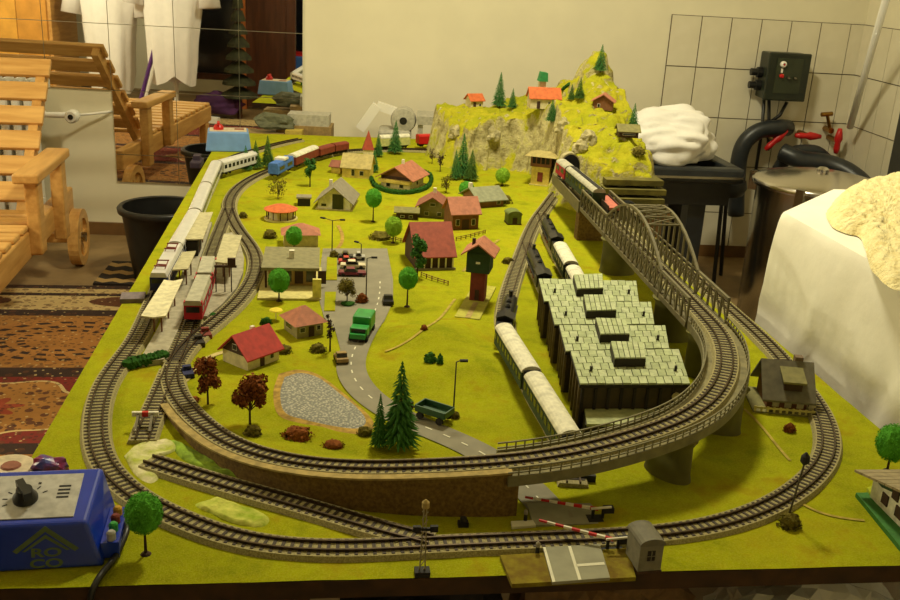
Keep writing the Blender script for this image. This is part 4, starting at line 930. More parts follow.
MB().box(-W/2-.004, W/2+.004, -D/2-.006, -D/2-.0005, 0, .004).build('kerb', m_greyroof, bnr)
# signal tower on its plate
p0, p1, p2 = B(461, 319), B(486, 322), B(490, 288); W = (p1-p0).length; D = (p2-p1).length; c = (p0+p2)/2; rz = math.atan2(p1.y-p0.y, p1.x-p0.x)
tw = thing('signal_tower', 'tall signal tower with red shaft, green cabin and pink roof', 'signal tower', (c.x, c.y, gz(c.x, c.y)), rz)
MB().box(-W/2, W/2, -D/2, D/2, -.002, .004).build('base_plate', mc('lime_plate', (176, 172, 60)), tw); MB().box(-.004, .006, -D/2, -.01, .004, .0045).build('path', m_ledge, tw)
MB().box(-.014, .014, .0, .03, .004, .062, None, .0, .0).build('shaft', m_brick2, tw); MB().box(-.004, .004, -.001, .0005, .006, .026).build('door', m_bark, tw)
MB().box(-.022, .022, -.010, .038, .062, .100).build('cabin', m_green, tw); MB().box(-.004, .004, -.0112, -.009, .080, .084).build('sign', m_wpaint, tw)
for s in (-1, 1): MB().extr([(0, .118), (s*.032, .096), (s*.032, .0985), (0, .121)], -.020, .048, 'y').build('roof_slope', m_pinkroof, tw)
MB().extr([(-.022, .098), (.022, .098), (0, .116)], -.009, .037, 'y').build('gable', m_green, tw); MB().box(-.017, -.011, .012, .018, .105, .122).build('chimney', m_bark, tw)
# little arched huts
def arch_hut(name, label, A, Bc, depth, h_, m_w, m_r, win=True):
    W, D, rz, c = corners(A, Bc, None, depth); t_ = thing(name, label, 'model hut', (c.x, c.y, gz(c.x, c.y)), rz); k = W/2
    MB().box(-k, k, -D/2, D/2, 0, h_).build('walls', m_w, t_)
    pr = [(-k*1.1, h_-.001)]+[(-k*1.1*math.cos(a), h_+k*.55*math.sin(a)) for a in np.linspace(.15, PI-.15, 9)]+[(k*1.1, h_-.001)]
    MB().extr(pr, -D/2-.002, D/2+.002, 'y').build('roof', m_r, t_)
    if win:
        f = MB().box(-k*.32, k*.32, -D/2-.001, -D/2+.0004, h_*.45, h_*.78).build('window', m_glass, t_); MB().box(-.0005, .0005, -D/2-.0014, -D/2, h_*.45, h_*.78).build('mullion', m_w, f); MB().box(-k*.32, k*.32, -D/2-.0014, -D/2, h_*.60, h_*.62).build('mullion', m_w, f)
    else: MB().box(-k*.35, k*.35, -D/2-.001, -D/2+.0004, .001, h_*.7).build('door', m_bark, t_)
    MB().box(-k-.001, k+.001, -D/2-.001, D/2+.001, 0, .003).build('plinth', m_bark, t_); return t_
arch_hut('guard_hut', 'grey arched roof guard hut beside the crossing barrier', (637, 575), (660, 573), .034, .036, mc('grey_plastic', (128, 124, 104)), mc('mid_grey_plastic', (112, 108, 90)))
arch_hut('garden_hut', 'small green hut with rounded roof beside the curved track', (508, 225), (521, 225), .036, .026, m_ltgreen, m_ltgreen, False)
# signal box with big overhanging roof
W, D, rz, c = .054, .050, -.42, B(541, 184); sb = thing('signal_box', 'two storey yellow signal box with wide beige roof by the tunnel', 'signal box', (c.x, c.y, ZB), rz)
MB().box(-W/2-.004, W/2+.004, -D/2-.004, D/2+.004, 0, .003).build('base_plate', m_plate, sb); MB().box(-W/2, W/2, -D/2, D/2, .003, .056).build('ground_floor', m_yel, sb)
MB().box(-W/2-.004, W/2+.004, -D/2-.004, D/2+.004, .056, .088).build('upper_floor', m_midb, sb)
for i in range(4): MB().box(-W/2+.002+i*W/4, -W/2+W/4-.002+i*W/4, -D/2-.0052, -D/2-.0035, .066, .084).build('window', m_glass, sb)
for i in range(3): MB().box(W/2+.0035, W/2+.0052, -D/2+.002+i*D/3, -D/2+D/3-.002+i*D/3, .066, .084).build('window', m_glass, sb)
MB().box(-.008, .008, -D/2-.001, -D/2, .012, .040).build('window', m_brick2, sb); MB().box(W/2-.0005, W/2+.001, -.006, .006, .003, .034).build('door', m_wpaint, sb)
a, b = W/2+.02, D/2+.02; MB().add([(-a, -b, .088), (a, -b, .088), (a, b, .088), (-a, b, .088), (-a*.4, 0, .100), (a*.4, 0, .100)], [(0, 1, 5, 4), (1, 2, 5), (2, 3, 4, 5), (3, 0, 4), (3, 2, 1, 0)]).build('roof', m_beigeroof, sb)
# stone house beside the viaduct
W, D, rz, c = corners((763, 409), (808, 413), None, .07); gh = thing('grey_chalet', 'grey roofed chalet with dormer and chimney beside the outer curve', 'model house', (c.x, c.y, gz(c.x, c.y)), rz); w2, d2 = W/2, D/2
MB().box(-w2-.018, w2+.006, -d2-.016, d2+.006, 0, .003).build('base_plate', m_oliveroof, gh); MB().extr([(-d2, .003), (d2, .003), (d2, .024), (0, .062), (-d2, .024)], -w2+.004, w2-.004, 'x').build('walls', m_midb, gh)
for s in (-1, 1): MB().extr([(0, .064), (s*(d2+.012), .018), (s*(d2+.012), .021), (0, .068)], -w2-.006, w2+.006, 'x').build('roof_slope', mc('dark_grey_roof', (112, 106, 86)), gh)
MB().box(w2-.022, w2-.010, .0, .012, .04, .074).build('chimney', mc('sooty_chimney', (116, 96, 74)), gh)
MB().extr([(-d2-.002, .034), (-d2+.012, .034), (-d2+.012, .052), (-d2-.002, .046)], -.008, .018, 'x').build('dormer', m_bark, gh); MB().extr([(-d2-.008, .047), (0, .060), (0, .063), (-d2-.008, .050)], -.012, .022, 'x').build('dormer_roof', m_oliveroof, gh)
for i in range(4): MB().box(-w2+.012+i*.018, -w2+.022+i*.018, -d2-.001, -d2+.0005, .006, .020).build('window', m_cream, gh)
for i in range(10): MB().box(-w2-.017+i*(W+.022)/9.5, -w2-.014+i*(W+.022)/9.5, -d2-.016, -d2-.0135, .003, .011).build('fence_post', m_plate, gh)
MB().box(-w2-.018, w2+.006, -d2-.0155, -d2-.014, .007, .010).build('fence_rail', m_plate, gh)
# white house at the board's right edge
p0, p1 = B(868, 500), B(915, 548); d = (p1-p0); Ln = .15; rz = math.atan2(d.y, d.x); fx = d.normalized(); fy = Vector((-fx.y, fx.x, 0)); c = p0+fx*(.067)+fy*.045
bh = thing('white_chalet', 'white walled house with brown windows and slatted roof on a green plate', 'model house', (c.x, c.y, ZB), rz)
MB().prism([(-.075, -.058), (.1, -.072), (.1, .07), (-.075, .065)], .0, .006).build('base_plate', mc('vivid_green_plate', (58, 122, 44)), bh)
MB().prism([(-.066, -.044), (-.082, -.040), (-.118, .03), (-.10, .055), (-.066, .055)], 0.0, .009).build('lawn', mat('lime_lawn', (176, 186, 36), .95, .15, 120, .5, .001), bh)
MB().extr([(-.065, .006), (.095, .006), (.095, .034), (.015, .056), (-.065, .034)], -.045, .06, 'y').build('walls', m_wpaint, bh)
for x, z in ((-.040, .014), (-.010, .014), (.022, .014), (-.022, .031), (.012, .034)): MB().box(x, x+.013, -.0466, -.0445, z, z+.014).build('window', m_bark, bh)
MB().extr([(-.063, .033), (.013, .054), (.013, .047), (-.045, .031)], -.0458, -.0445, 'y').build('gable_board', m_green, bh)
for s in (-1, 1):
    for k in range(6):
        a, b = k/6, (k+1)/6-.015; f = lambda u: (.015+s*.098*u, .0585-.027*u)
        MB().extr([f(a), f(b), (f(b)[0], f(b)[1]+.003), (f(a)[0], f(a)[1]+.003)], -.062, .075, 'y').build('roof_plank', mc('weathered_plank', (148, 134, 100)), bh)
# ---- engine shed: four stepped bays with shingle roofs
ZR = .070
def rz_(px, py, z=ZR): p = B(px, py, z); return p
Lp = [(539.5, 279), (548.5, 301), (559, 325), (569.5, 350.5), (580, 384)]; Rp = [(637, 281), (651, 302), (665.5, 325.5), (679, 349.5), (690.5, 384)]
lw = [rz_(*p) for p in Lp]; rw_ = [rz_(*p) for p in Rp]
es = thing('engine_shed', 'four bay engine shed with stepped grey green shingle roof and roof vents', 'engine shed', (lw[4].x, lw[4].y, ZB))
O = Vector((lw[4].x, lw[4].y, ZB)); ang = math.atan2((lw[0]-lw[4]).y, (lw[0]-lw[4]).x)
m_shin = [mc('shingle_a', (178, 188, 142)), mc('shingle_b', (168, 178, 132)), mc('shingle_c', (184, 192, 150))]; m_shw = mc('shed_wall', (74, 62, 34)); m_col = mc('shed_column', (120, 104, 60)); m_shd = mc('shed_dark', (40, 34, 22)); m_rbw = mc('maroon_window', (90, 34, 30))
BAYS = [[(62, 62), (388, 70), (397, 138), (80, 137)], [(95, 137), (437, 140), (449, 214), (115, 215)], [(130, 217), (485, 218), (498, 294), (152, 303)], [(168, 303), (530, 297), (568, 412), (200, 412)]]
VENTS = [[(178, 48), (275, 45), (278, 92), (190, 95)], [(212, 115), (310, 115), (322, 165), (222, 168)], [(252, 192), (352, 195), (366, 245), (268, 246)], [(302, 270), (410, 272), (420, 325), (316, 326)]]
def cpx(q, z): p = B(520+q[0]*.3, 260+q[1]*.3, z); return Vector((p.x-O.x, p.y-O.y, 0))
def quad(Q, u, v): return (Q[3]*(1-u)+Q[2]*u)*(1-v)+(Q[0]*(1-u)+Q[1]*u)*v        # u to the right, v to the back
def piece(Q, u0, u1, v0, v1, z0, z1, m, nm, par):
    g = .0006
    a, b, c, d = quad(Q, u0, v0), quad(Q, u1, v0), quad(Q, u1, v1), quad(Q, u0, v1); x = (b-a).normalized()*g; y = (d-a).normalized()*g
    ps = [a+x+y, b-x+y, c-x-y, d+x-y]
    return MB().prism([(p.x, p.y) for p in ps], z0, z1).build(nm, m, par)
for i in range(4):
    Q = [cpx(q, ZR) for q in BAYS[i]]
    MB().prism([(quad(Q, u, v).x, quad(Q, u, v).y) for u, v in ((.02, .03), (.98, .03), (.98, 1), (.02, 1))], 0, ZR-.006).build('bay_wall', m_shw, es)
    rf = MB().prism([(p.x, p.y) for p in Q], ZR-.006-.0002*i, ZR-.002-.0002*i).build('roof_deck', m_shd, es)
    nc = 13; nr = 4 if i < 3 else 5
    for r in range(nr):
        cuts = [0]+[(c_+(.5 if r % 2 else 0))/nc for c_ in range(nc+1)]+[1]; cuts = sorted(set(round(min(1, max(0, c_)), 4) for c_ in cuts))
        for c_, (u0, u1) in enumerate(zip(cuts, cuts[1:])):
            piece(Q, u0, u1, r/nr, (r+1)/nr, ZR-.002, ZR+.0002+.0007*((c_*7+r*3) % 3)/2, m_shin[(c_*5+r*2+i) % 3], 'shingle', rf)
    V = [cpx(q, ZR+.015) for q in VENTS[i]]; vb = MB().prism([(p.x, p.y) for p in V], ZR, ZR+.013).build('roof_vent', m_shd, es)
    for c_ in range(6):
        for r in range(2): piece(V, c_/6, (c_+1)/6, r/2, (r+1)/2, ZR+.013, ZR+.0152, m_shin[(c_+r) % 3], 'shingle', vb)
    for u in (.13, .90):
        p = quad(Q, u, .35); MB().cyl((p.x, p.y, ZR), (p.x, p.y, ZR+.008), .0022).build('vent_pipe', m_shd, es)
    dl_ = (Q[0]-Q[3]); L_s = dl_.length; an = math.atan2(dl_.y, dl_.x)
    for k in range(4):
        p = quad(Q, .02, .05+k*.24); M_ = T(p.x, p.y, 0, an); MB().box(0, .004, -.001, .0035, 0, ZR-.006, M_).build('column', m_col, es); MB().box(.0055, .0125, -.0005, .0012, .012, ZR-.014, M_).build('window', m_rbw, es)
Q = [cpx(q, ZR) for q in BAYS[3]]
for k in range(9): p = quad(Q, .02+k*.94/8, .03); MB().box(p.x, p.x+.004, p.y-.003, p.y+.001, 0, ZR-.008).build('column', m_shd, es)
p = quad(Q, .88, .03); MB().lathe([(.006, 0), (.006, .003)], 14, Matrix.Translation((p.x, p.y-.001, .05)) @ Matrix.Rotation(PI/2, 4, 'X')).build('wall_lamp', m_cream, es)
fr_ = [B(584, 405, .03), B(660, 403, .03), B(656, 424, .03), B(587, 424, .03)]; MB().prism([(p.x-O.x, p.y-O.y) for p in fr_], .026, .030).build('front_canopy', mc('pale_green_concrete', (172, 178, 126)), es); MB().prism([(p.x-O.x, p.y-O.y+.006) for p in fr_], .0, .026).build('front_annex', m_shd, es)
# ---- mountain buildings
def on_hill(name, label, px, py, W, D, rz, wh, rh, ridge, walls, roof, **kw):
    p = G(px, py); return house(name, label, None, None, wh=wh, rh=rh, ridge=ridge, walls=walls, roof=roof, pos=(W, D, rz, p), zbase=p.z-.004, **kw)
on_hill('hill_cottage', 'tiny cream cottage with red roof on the mountain ledge', 474, 107, .045, .04, .35, .030, .016, 'x', m_cream, m_orangeroof, door=('f', -.2, .010, .022), win=[('f', .25, .008, .008, .01)])
chp = on_hill('hill_chapel', 'cream hill chapel with orange roof and green topped tower', 543, 107, .092, .05, 0, .034, .026, 'x', m_cream, m_orangeroof, door=('f', -.22, .010, .022), win=[('f', .15, .008, .010, .014), ('f', .38, .008, .008, .014)], over=.005)
MB().box(-.012, .008, .020, .040, 0, .082).build('tower', m_cream, chp); MB().extr([(-.016, .078), (.012, .078), (.010, .104), (-.010, .106)], .012, .046, 'y').build('tower_roof', mc('green_roof', (44, 132, 72)), chp)
on_hill('log_cabin', 'brown log cabin with pinkish roof on the upper mountain meadow', 603, 108, .058, .05, -.35, .026, .018, 'y', m_midb, m_pinkroof, over=.007, win=[('f', -.2, .008, .008, .01)])
on_hill('mountain_hut', 'dark wooden hut with grey roof near the mountain edge', 627, 136, .052, .045, -.1, .018, .013, 'x', m_bark, m_oliveroof, over=.006, win=[('f', 0, .006, .034, .006)])
# red steeple beside the far track
p = B(368, 157); stp = thing('red_steeple_house', 'pointed red steeple roof rising behind the yellow walled house', 'model church', p); MB().box(-.016, .016, -.016, .016, 0, .03).build('walls', m_cream, stp)
MB().add([(-.019, -.019, .026), (.019, -.019, .026), (.019, .019, .026), (-.019, .019, .026), (0, 0, .088)], [(0, 1, 4), (1, 2, 4), (2, 3, 4), (3, 0, 4), (3, 2, 1, 0)]).build('roof', mc('rust_red_roof', (160, 66, 40)), stp)
# far shed left of the yellow house
p = B(304, 205); kb = thing('goods_hut', 'small dark goods hut with pale roof beside the white house', 'model hut', p); MB().box(-.016, .016, -.014, .014, 0, .020).build('walls', m_shd, kb); MB().box(-.019, .019, -.017, .017, .020, .024).build('roof', m_greyroof, kb)
# ---- station platforms with canopies
m_plat = mc('grey_platform', (168, 160, 136)); m_canopy = mc('pale_canopy_roof', (222, 214, 176)); m_canopy2 = mc('beige_canopy_roof', (188, 180, 140))
def platform(label, edge, hgt=.009):
    t_ = thing('station_platform', label, 'platform', (0, 0, 0)); MB().prism([(B(x, y, hgt).x, B(x, y, hgt).y) for x, y in edge], ZB, ZB+hgt).build('slab', m_plat, t_); return t_
pa = platform('long grey station platform between the silver train and the railbus', [(138, 362), (164, 359), (178, 330), (190, 298), (199, 262), (212, 222), (198, 222), (186, 262), (172, 300), (155, 333)])
pbb = platform('grey island platform between the railbus and the curved inner track', [(199, 316), (207, 316), (222, 304), (236, 288), (243, 272), (244, 257), (240, 243), (232, 232), (224, 234), (220, 250), (212, 280), (204, 302)])
def canopy(par, px4, z, m, sag=.0, nposts=3):
    ps = [B(x, y, z) for x, y in px4]          # far-left, far-right, near-right, near-left
    up = Vector((0, 0, .0025)); vs = [tuple(p) for p in ps]+[tuple(p+up) for p in ps]; a = (ps[0]+ps[1])/2-Vector((0, 0, sag)); b = (ps[3]+ps[2])/2-Vector((0, 0, sag))
    vs += [tuple(a), tuple(b), tuple(a+up), tuple(b+up)]
    o = MB().add(vs, [(4, 10, 11, 7), (10, 5, 6, 11), (0, 3, 9, 8), (8, 9, 2, 1), (0, 8, 10, 4), (8, 1, 5, 10), (3, 7, 11, 9), (9, 11, 6, 2), (0, 4, 7, 3), (1, 2, 6, 5)]).build('canopy_roof', m, par)
    for k in range(nposts):
        f = (k+.5)/nposts; q = a+(b-a)*f
        for s in (-.006, .006): MB().box(q.x+s-.0012, q.x+s+.0012, q.y-.0012, q.y+.0012, ZB+.009, q.z).build('post', m_midb, par)
canopy(pa, [(164, 281), (183, 280), (166, 317), (141, 317)], .046, m_canopy, .003)
canopy(pa, [(183, 253), (196, 252), (188, 270), (172, 271)], .046, m_canopy2, .0, 2)
canopy(pa, [(195, 213), (213, 213), (203, 240), (185, 240)], .046, m_canopy2, .001)
canopy(pbb, [(224, 235), (242, 236), (234, 264), (215, 263)], .046, m_canopy2, .001)
o = MB().box(-.016, .016, -.03, .03, 0, .03).build('waiting_room', m_shd, pa, loc=B(192, 252, .009)); 
p = B(225, 292, .009); kx = thing('water_crane', 'spindly dark signal gantry at the end of the island platform', 'signal', p)
for x in (-.016, .0, .012): MB().cyl((x, 0, 0), (x, 0, .05), .0011).build('post', m_bark, kx)
MB().bar((-.018, 0, .05), (.022, 0, .05), .004).build('crossbeam', m_bark, kx); MB().box(.006, .02, -.003, .003, .052, .066).build('signal_arm', m_bark, kx)
# ================================================================= TRAINS
RH = .0098                     # rail head above the board
def ends(p0, p1, ztop, zrail):
    a, b = B(p0[0], p0[1], ztop), B(p1[0], p1[1], ztop); d = b-a; return (a+b)/2, d.length, math.atan2(d.y, d.x)
def wheels(par, L, m, y=.008, r=.0055, n=None, xs=None):
    xs = xs or [-L*.38, -L*.28, L*.28, L*.38]
    for x in xs:
        mb = MB()
        for s in (-1, 1): mb.lathe([(r, -.0014), (r, .0014)], 12, Matrix.Translation((x, s*y, r)) @ Matrix.Rotation(PI/2, 4, 'X'))
        mb.cyl((x, -y, r), (x, y, r), .001); mb.build('wheelset', m, par)
m_under = mc('black_underframe', (28, 26, 24))
def vehicle(kind, label, p0, p1, h=.044, wd=.030, body=m_wpaint, roof=m_canopy, stripe=None, cat='train car', zrail=RH, group=None, windows=8, rooftype='arch', skirt=None, gap=.002, ends_=None):
    c, L, rz = ends(p0, p1, zrail+h, zrail); L -= gap; t_ = thing(kind, label, cat, (c.x, c.y, ZB+zrail), rz, group); k = wd/2
    MB().box(-L/2+.004, L/2-.004, -k*.7, k*.7, .006, .011).build('underframe', m_under, t_); wheels(t_, L, m_under)
    hb = h*.80; MB().box(-L/2, L/2, -k, k, .010, hb).build('body', body, t_)
    if stripe:
        for s in (-1, 1): MB().box(-L/2, L/2, s*k-.0004, s*k+.0004, .012, .018).build('stripe', stripe, t_)
        for s in (-1, 1): MB().box(s*L/2-.0004, s*L/2+.0004, -k, k, .012, .022).build('end_stripe', stripe, t_)
    if rooftype == 'arch': pr = [(-k*1.02, hb-.0005)]+[(-k*1.02*math.cos(a), hb+(h-hb)*math.sin(a)) for a in np.linspace(.12, PI-.12, 9)]+[(k*1.02, hb-.0005)]
    else: pr = [(-k, hb), (-k*.8, h), (k*.8, h), (k, hb)]
    MB().extr(pr, -L/2-.0004, L/2+.0004, 'x').build('roof', roof, t_)
    for i in range(windows):
        x = -L/2+L*(i+.5)/windows; ww = L/windows*.62
        for s in (-1, 1): MB().box(x-ww/2, x+ww/2, s*k-.0006, s*k+.0006, hb*.58, hb*.88).build('window', m_glass, t_)
    return t_, L
m_silver = mat('silver_coach', (222, 220, 214), .28, .04, 60, metal=.15); m_blue = mc('navy_livery', (30, 36, 84)); m_crimson = mc('crimson_livery', (176, 28, 44)); m_bottle = mc('bottle_green_livery', (44, 62, 34)); m_greyrf = mc('grey_coach_roof', (176, 172, 150))
m_whiteroof = mc('pale_coach_roof', (224, 220, 196)); m_loco = mat('steam_black', (30, 30, 32), .4, .2, 80); m_freight = mc('freight_brown', (128, 52, 32)); m_skyblue = mc('sky_blue_livery', (66, 112, 190))
el, L = vehicle('electric_locomotive', 'blue and white electric locomotive heading the silver train', (158, 273), (175, 243), .044, .031, m_blue, m_silver, None, 'locomotive', windows=0, rooftype='hip')
for x in (-L*.30, L*.28):
    mb = MB()
    for s in (-1, 1): mb.bar((x-.018, s*.009, .046), (x+.018, s*.009, .050), .0014)
    mb.bar((x-.016, -.011, .050), (x-.016, .011, .050), .002); mb.bar((x+.016, -.011, .051), (x+.016, .011, .051), .002); mb.bar((x, -.009, .047), (x, .009, .048), .002); mb.build('pantograph', m_brick2, el)
for s in (-1, 1): 
    MB().box(-L/2+.012, L/2-.012, s*.0155-.0005, s*.0155+.0005, .024, .033).build('white_band', m_wpaint, el)
    for i in range(6): MB().box(-L*.36+i*L*.13, -L*.36+i*L*.13+.010, s*.0155-.0009, s*.0155+.0009, .025, .031).build('window', m_blue, el)
    MB().box(s*L/2-.0006, s*L/2+.0006, -.012, .012, .024, .032).build('windscreen', m_glass, el)
for i, (a, b, lb_) in enumerate((((175, 241), (194, 208.5), 'first silver coach coupled behind the blue and white locomotive'), ((194.5, 207.5), (205.5, 182), 'second silver coach of the train along the board edge'), ((206, 181), (216, 160), 'third silver coach just before the far bend'), ((219, 160), (254, 150.5), 'last silver coach rounding the far bend beside the pale blue controller'))):
    vehicle('passenger_coach', lb_, a, b, .044, .030, m_silver, m_silver, m_blue if i == 0 else None, 'coach', group='silver coaches', windows=9)
rb, L = vehicle('railbus', 'front car of the red railbus with grey roof between the platforms', (192.5, 301), (203.5, 274.5), .043, .030, m_crimson, m_greyrf, None, 'railbus', group='red railbus cars', windows=5, rooftype='hip')
rb2, L2 = vehicle('railbus', 'rear car of the red railbus with grey roof coupled behind the front one', (204, 272.5), (208.5, 256), .043, .030, m_crimson, m_greyrf, None, 'railbus', group='red railbus cars', windows=4, rooftype='hip')
for o, l in ((rb, L), (rb2, L2)):
    for s in (-1, 1): MB().box(s*l/2-.001, s*l/2+.001, -.011, .011, .022, .032).build('windscreen', m_glass, o); MB().box(s*(l/2-.005)-.005, s*(l/2-.005)+.005, -.0152, .0152, .034, .0405).build('roof_end', m_crimson, o)
ca, Lc = vehicle('passenger_coach', 'pale roofed green coach next to the steam engine on the curved track', (504, 322), (532.5, 367), .046, .030, m_bottle, m_whiteroof, None, 'coach', windows=10, gap=.006)
cb_, _ = vehicle('passenger_coach', 'pale roofed green coach ending below the viaduct railing', (534, 370), (572.5, 431), .046, .030, m_bottle, m_whiteroof, None, 'coach', windows=10, gap=.006)
cc, _ = vehicle('passenger_coach', 'pale roofed coach behind the steam engine near the bridge', (560.5, 241), (572, 261), .046, .030, m_bottle, m_whiteroof, None, 'coach', windows=6, gap=.006)
cd2, _ = vehicle('passenger_coach', 'pale roofed coach half hidden inside the engine shed', (573.5, 264), (582, 280), .046, .030, m_bottle, m_whiteroof, None, 'coach', windows=5, gap=.006)
for o in (ca, cb_, cc, cd2):
    l = max(v[0] for v in o.children[0].data.vertices[0:0] or [(.0,)]) if 0 else None
    bodyo = [c for c in o.children if c.name.startswith('body')][0]; X = max(v.co.x for v in bodyo.data.vertices)
    for s in (-1, 1): MB().box(s*X+(-.001 if s > 0 else -.004), s*X+(.004 if s > 0 else .001), -.0125, .0125, .010, .040).build('gangway', m_under, o)
def steam(label, p0, p1, zrail=RH):
    # p0 is the chimney end, p1 the cab end (roof height)
    c, L, rz = ends(p0, p1, zrail+.040, zrail); t_ = thing('steam_locomotive', label, 'locomotive', (c.x, c.y, ZB+zrail), rz)
    M = Matrix.Rotation(PI/2, 4, 'Y')                 # -x is the chimney end
    MB().box(-L/2, L/2, -.011, .011, .009, .013).build('frame', m_loco, t_)
    MB().lathe([(.0115, -L/2+.004), (.0125, -L/2+.006), (.0125, L*.18)], 18, Matrix.Translation((0, 0, .026)) @ M).build('boiler', m_loco, t_, angle=40)
    MB().lathe([(.004, 0), (.0034, .008), (.0044, .012)], 12, Matrix.Translation((-L/2+.016, 0, .036))).build('chimney', m_loco, t_)
    for x in (-L*.18, 0): MB().lathe([(.0052, 0), (.005, .004), (.002, .0075)], 12, Matrix.Translation((x, 0, .0365))).build('dome', m_loco, t_)
    MB().box(L*.17, L*.33, -.0145, .0145, .010, .036).build('cab', m_loco, t_); MB().extr([(-.0155, .036), (0, .0415), (.0155, .036)], L*.15, L*.35, 'x').build('cab_roof', m_loco, t_)
    for s in (-1, 1): MB().box(L*.20, L*.28, s*.0145-.0006, s*.0145+.0006, .024, .033).build('window', m_glass, t_); MB().box(-L/2+.01, L*.17, s*.0125-.002, s*.0125+.002, .017, .019).build('running_board', m_loco, t_)
    MB().box(L*.36, L/2, -.013, .013, .010, .031).build('tender', m_loco, t_)
    wheels(t_, L, m_brick2, .0085, .0075, xs=[-L*.22, -L*.06, L*.10]); wheels(t_, L, m_loco, .0085, .004, xs=[-L*.42, L*.40, L*.47])
    return t_
steam('black steam engine at the head of the train on the curved track', (511.5, 292), (503.5, 321))
steam('black steam engine with its train near the bridge piers', (547, 216), (560, 241))
steam('lone black steam engine waiting in front of the engine shed', (533, 246), (547.5, 279))
bl, L = vehicle('diesel_locomotive', 'light blue diesel locomotive pulling brown freight wagons', (273, 163.5), (289, 155.5), .040, .030, m_skyblue, m_skyblue, None, 'locomotive', windows=2, rooftype='hip')
MB().box(-L*.1, L*.15, -.0155, .0155, .040, .046).build('cab_roof', m_wpaint, bl)
vehicle('freight_wagon', 'brown freight wagon with a shiny pale roof behind the blue diesel', (291.5, 154), (314.5, 145), .042, .030, m_freight, m_whiteroof, None, 'wagon', windows=0)
vehicle('freight_wagon', 'brown covered freight wagon in the middle of the far train', (316.5, 147.5), (331, 143.5), .034, .030, m_freight, m_freight, None, 'wagon', windows=0)
vehicle('freight_wagon', 'brown covered freight wagon near the red steeple', (332.5, 143.2), (346, 141), .034, .030, m_freight, m_freight, None, 'wagon', windows=0)
vehicle('freight_wagon', 'pale yellow green boxcar with white roof on the far track', (379, 135), (408.5, 133.5), .046, .030, mc('pale_lime', (206, 206, 128)), m_whiteroof, None, 'wagon', windows=0)
vehicle('freight_wagon', 'bright red boxcar on the far track beside the mountain', (417.5, 134), (435, 133.5), .042, .030, m_red, m_red, None, 'wagon', windows=0)
ZV = .0865+.0098
vehicle('passenger_coach', 'dark green coach with grey ribbed roof on the bridge approach', (572, 166), (600, 188.5), .048, .030, m_bottle, m_greyrf, None, 'coach', zrail=ZV, windows=8)
cgb = [o for o in col.objects if o.get('label', '').startswith('dark green coach with grey')][0]; Xb = max(v.co.x for v in cgb.children[0].data.vertices); MB().box(-Xb, Xb, -.005, .005, .046, .0488).build('roof_strip', m_under, cgb)
vehicle('diesel_locomotive', 'red locomotive coming out of the mountain tunnel', (562, 158.5), (571, 165.5), .046, .030, m_crimson, m_greyrf, None, 'locomotive', zrail=ZV, windows=2)
c, L, rz = ends((602, 195), (615, 208), ZV+.02, 0); fw = thing('flat_wagon', 'low wagon with pinkish red load floor on the bridge', 'wagon', (c.x, c.y, ZB+ZV), rz)
MB().box(-L/2, L/2, -.015, .015, .010, .014).build('underframe', m_under, fw); MB().box(-L/2+.002, L/2-.002, -.013, .013, .014, .020).build('load_floor', mc('salmon_floor', (196, 110, 92)), fw); wheels(fw, L, m_under)
for s in (-1, 1): MB().box(-L/2, L/2, s*.0145-.001, s*.0145+.001, .014, .024).build('side_board', m_bark, fw)
# buffer stop on the stub
p = B(145, 424, .01); bs = thing('buffer_stop', 'grey buffer stop with a white red beam at the dead end track', 'buffer stop', (p.x, p.y, ZB+.0090), math.atan2(stub[-1].y-stub[-20].y, stub[-1].x-stub[-20].x)-PI/2)
for s in (-1, 1): MB().bar((s*.009, .02, 0), (s*.009, -.004, .013), .003).build('strut', m_greyroof, bs); MB().bar((s*.009, -.004, 0), (s*.009, -.004, .015), .003).build('upright', m_greyroof, bs)
MB().box(-.017, .017, -.008, -.004, .010, .016).build('beam', m_wpaint, bs); MB().box(-.004, .004, -.0086, -.0035, .0098, .0162).build('red_panel', m_red, bs)
# ramp end under the viaduct
p = B(574, 478); rm = thing('track_ramp', 'grey track end ramp on the grass under the viaduct', 'track ramp', p, -.15)
MB().prism([(-.026, -.006), (.026, -.006), (.022, .04), (-.022, .04)], 0, .009).build('bed', m_bal, rm)
for s in (-1, 1): MB().box(s*.012-.003, s*.012+.003, -.006, .04, .009, .012).build('rail', m_under, rm)
MB().box(-.026, .026, -.010, -.005, 0, .010).build('end_bar', m_under, rm)
# ================================================================= ROAD VEHICLES
def car(label, px, py, rz, m, L=.048, wd=.019, hh=.0155, group=None):
    p = B(px, py); t_ = thing('model_car', label, 'car', (p.x, p.y, gz(p.x, p.y)+.0015), rz, group); k = wd/2
    low = [(-L/2, .003), (L/2, .003), (L/2, .0075), (L*.47, .009), (-L*.47, .0095), (-L/2, .008)]
    o = MB().extr(low, -k, k, 'y').build('body', m, t_); bevel(o, .0015)
    cab = [(-L*.30, .0092), (L*.22, .0088), (L*.08, hh), (-L*.20, hh)]; MB().extr(cab, -k*.86, k*.86, 'y').build('cabin', m_glass, t_); MB().box(-L*.20, L*.09, -k*.80, k*.80, hh-.0006, hh+.0008).build('car_roof', m, t_)
    for x in (-L*.32, L*.31):
        for s in (-1, 1): MB().lathe([(.0036, -.0013), (.0036, .0013)], 12, Matrix.Translation((x, s*(k-.0008), .0036)) @ Matrix.Rotation(PI/2, 4, 'X')).build('wheel', m_under, t_)
    return t_
m_maroon = mc('maroon_car', (118, 24, 52), .3); m_carred = mc('red_car', (190, 44, 40), .3); m_carwhite = mc('cream_car', (222, 210, 176), .3); m_carblack = mc('black_car', (30, 28, 34), .3); m_cargrey = mc('silver_car', (178, 174, 166), .3)
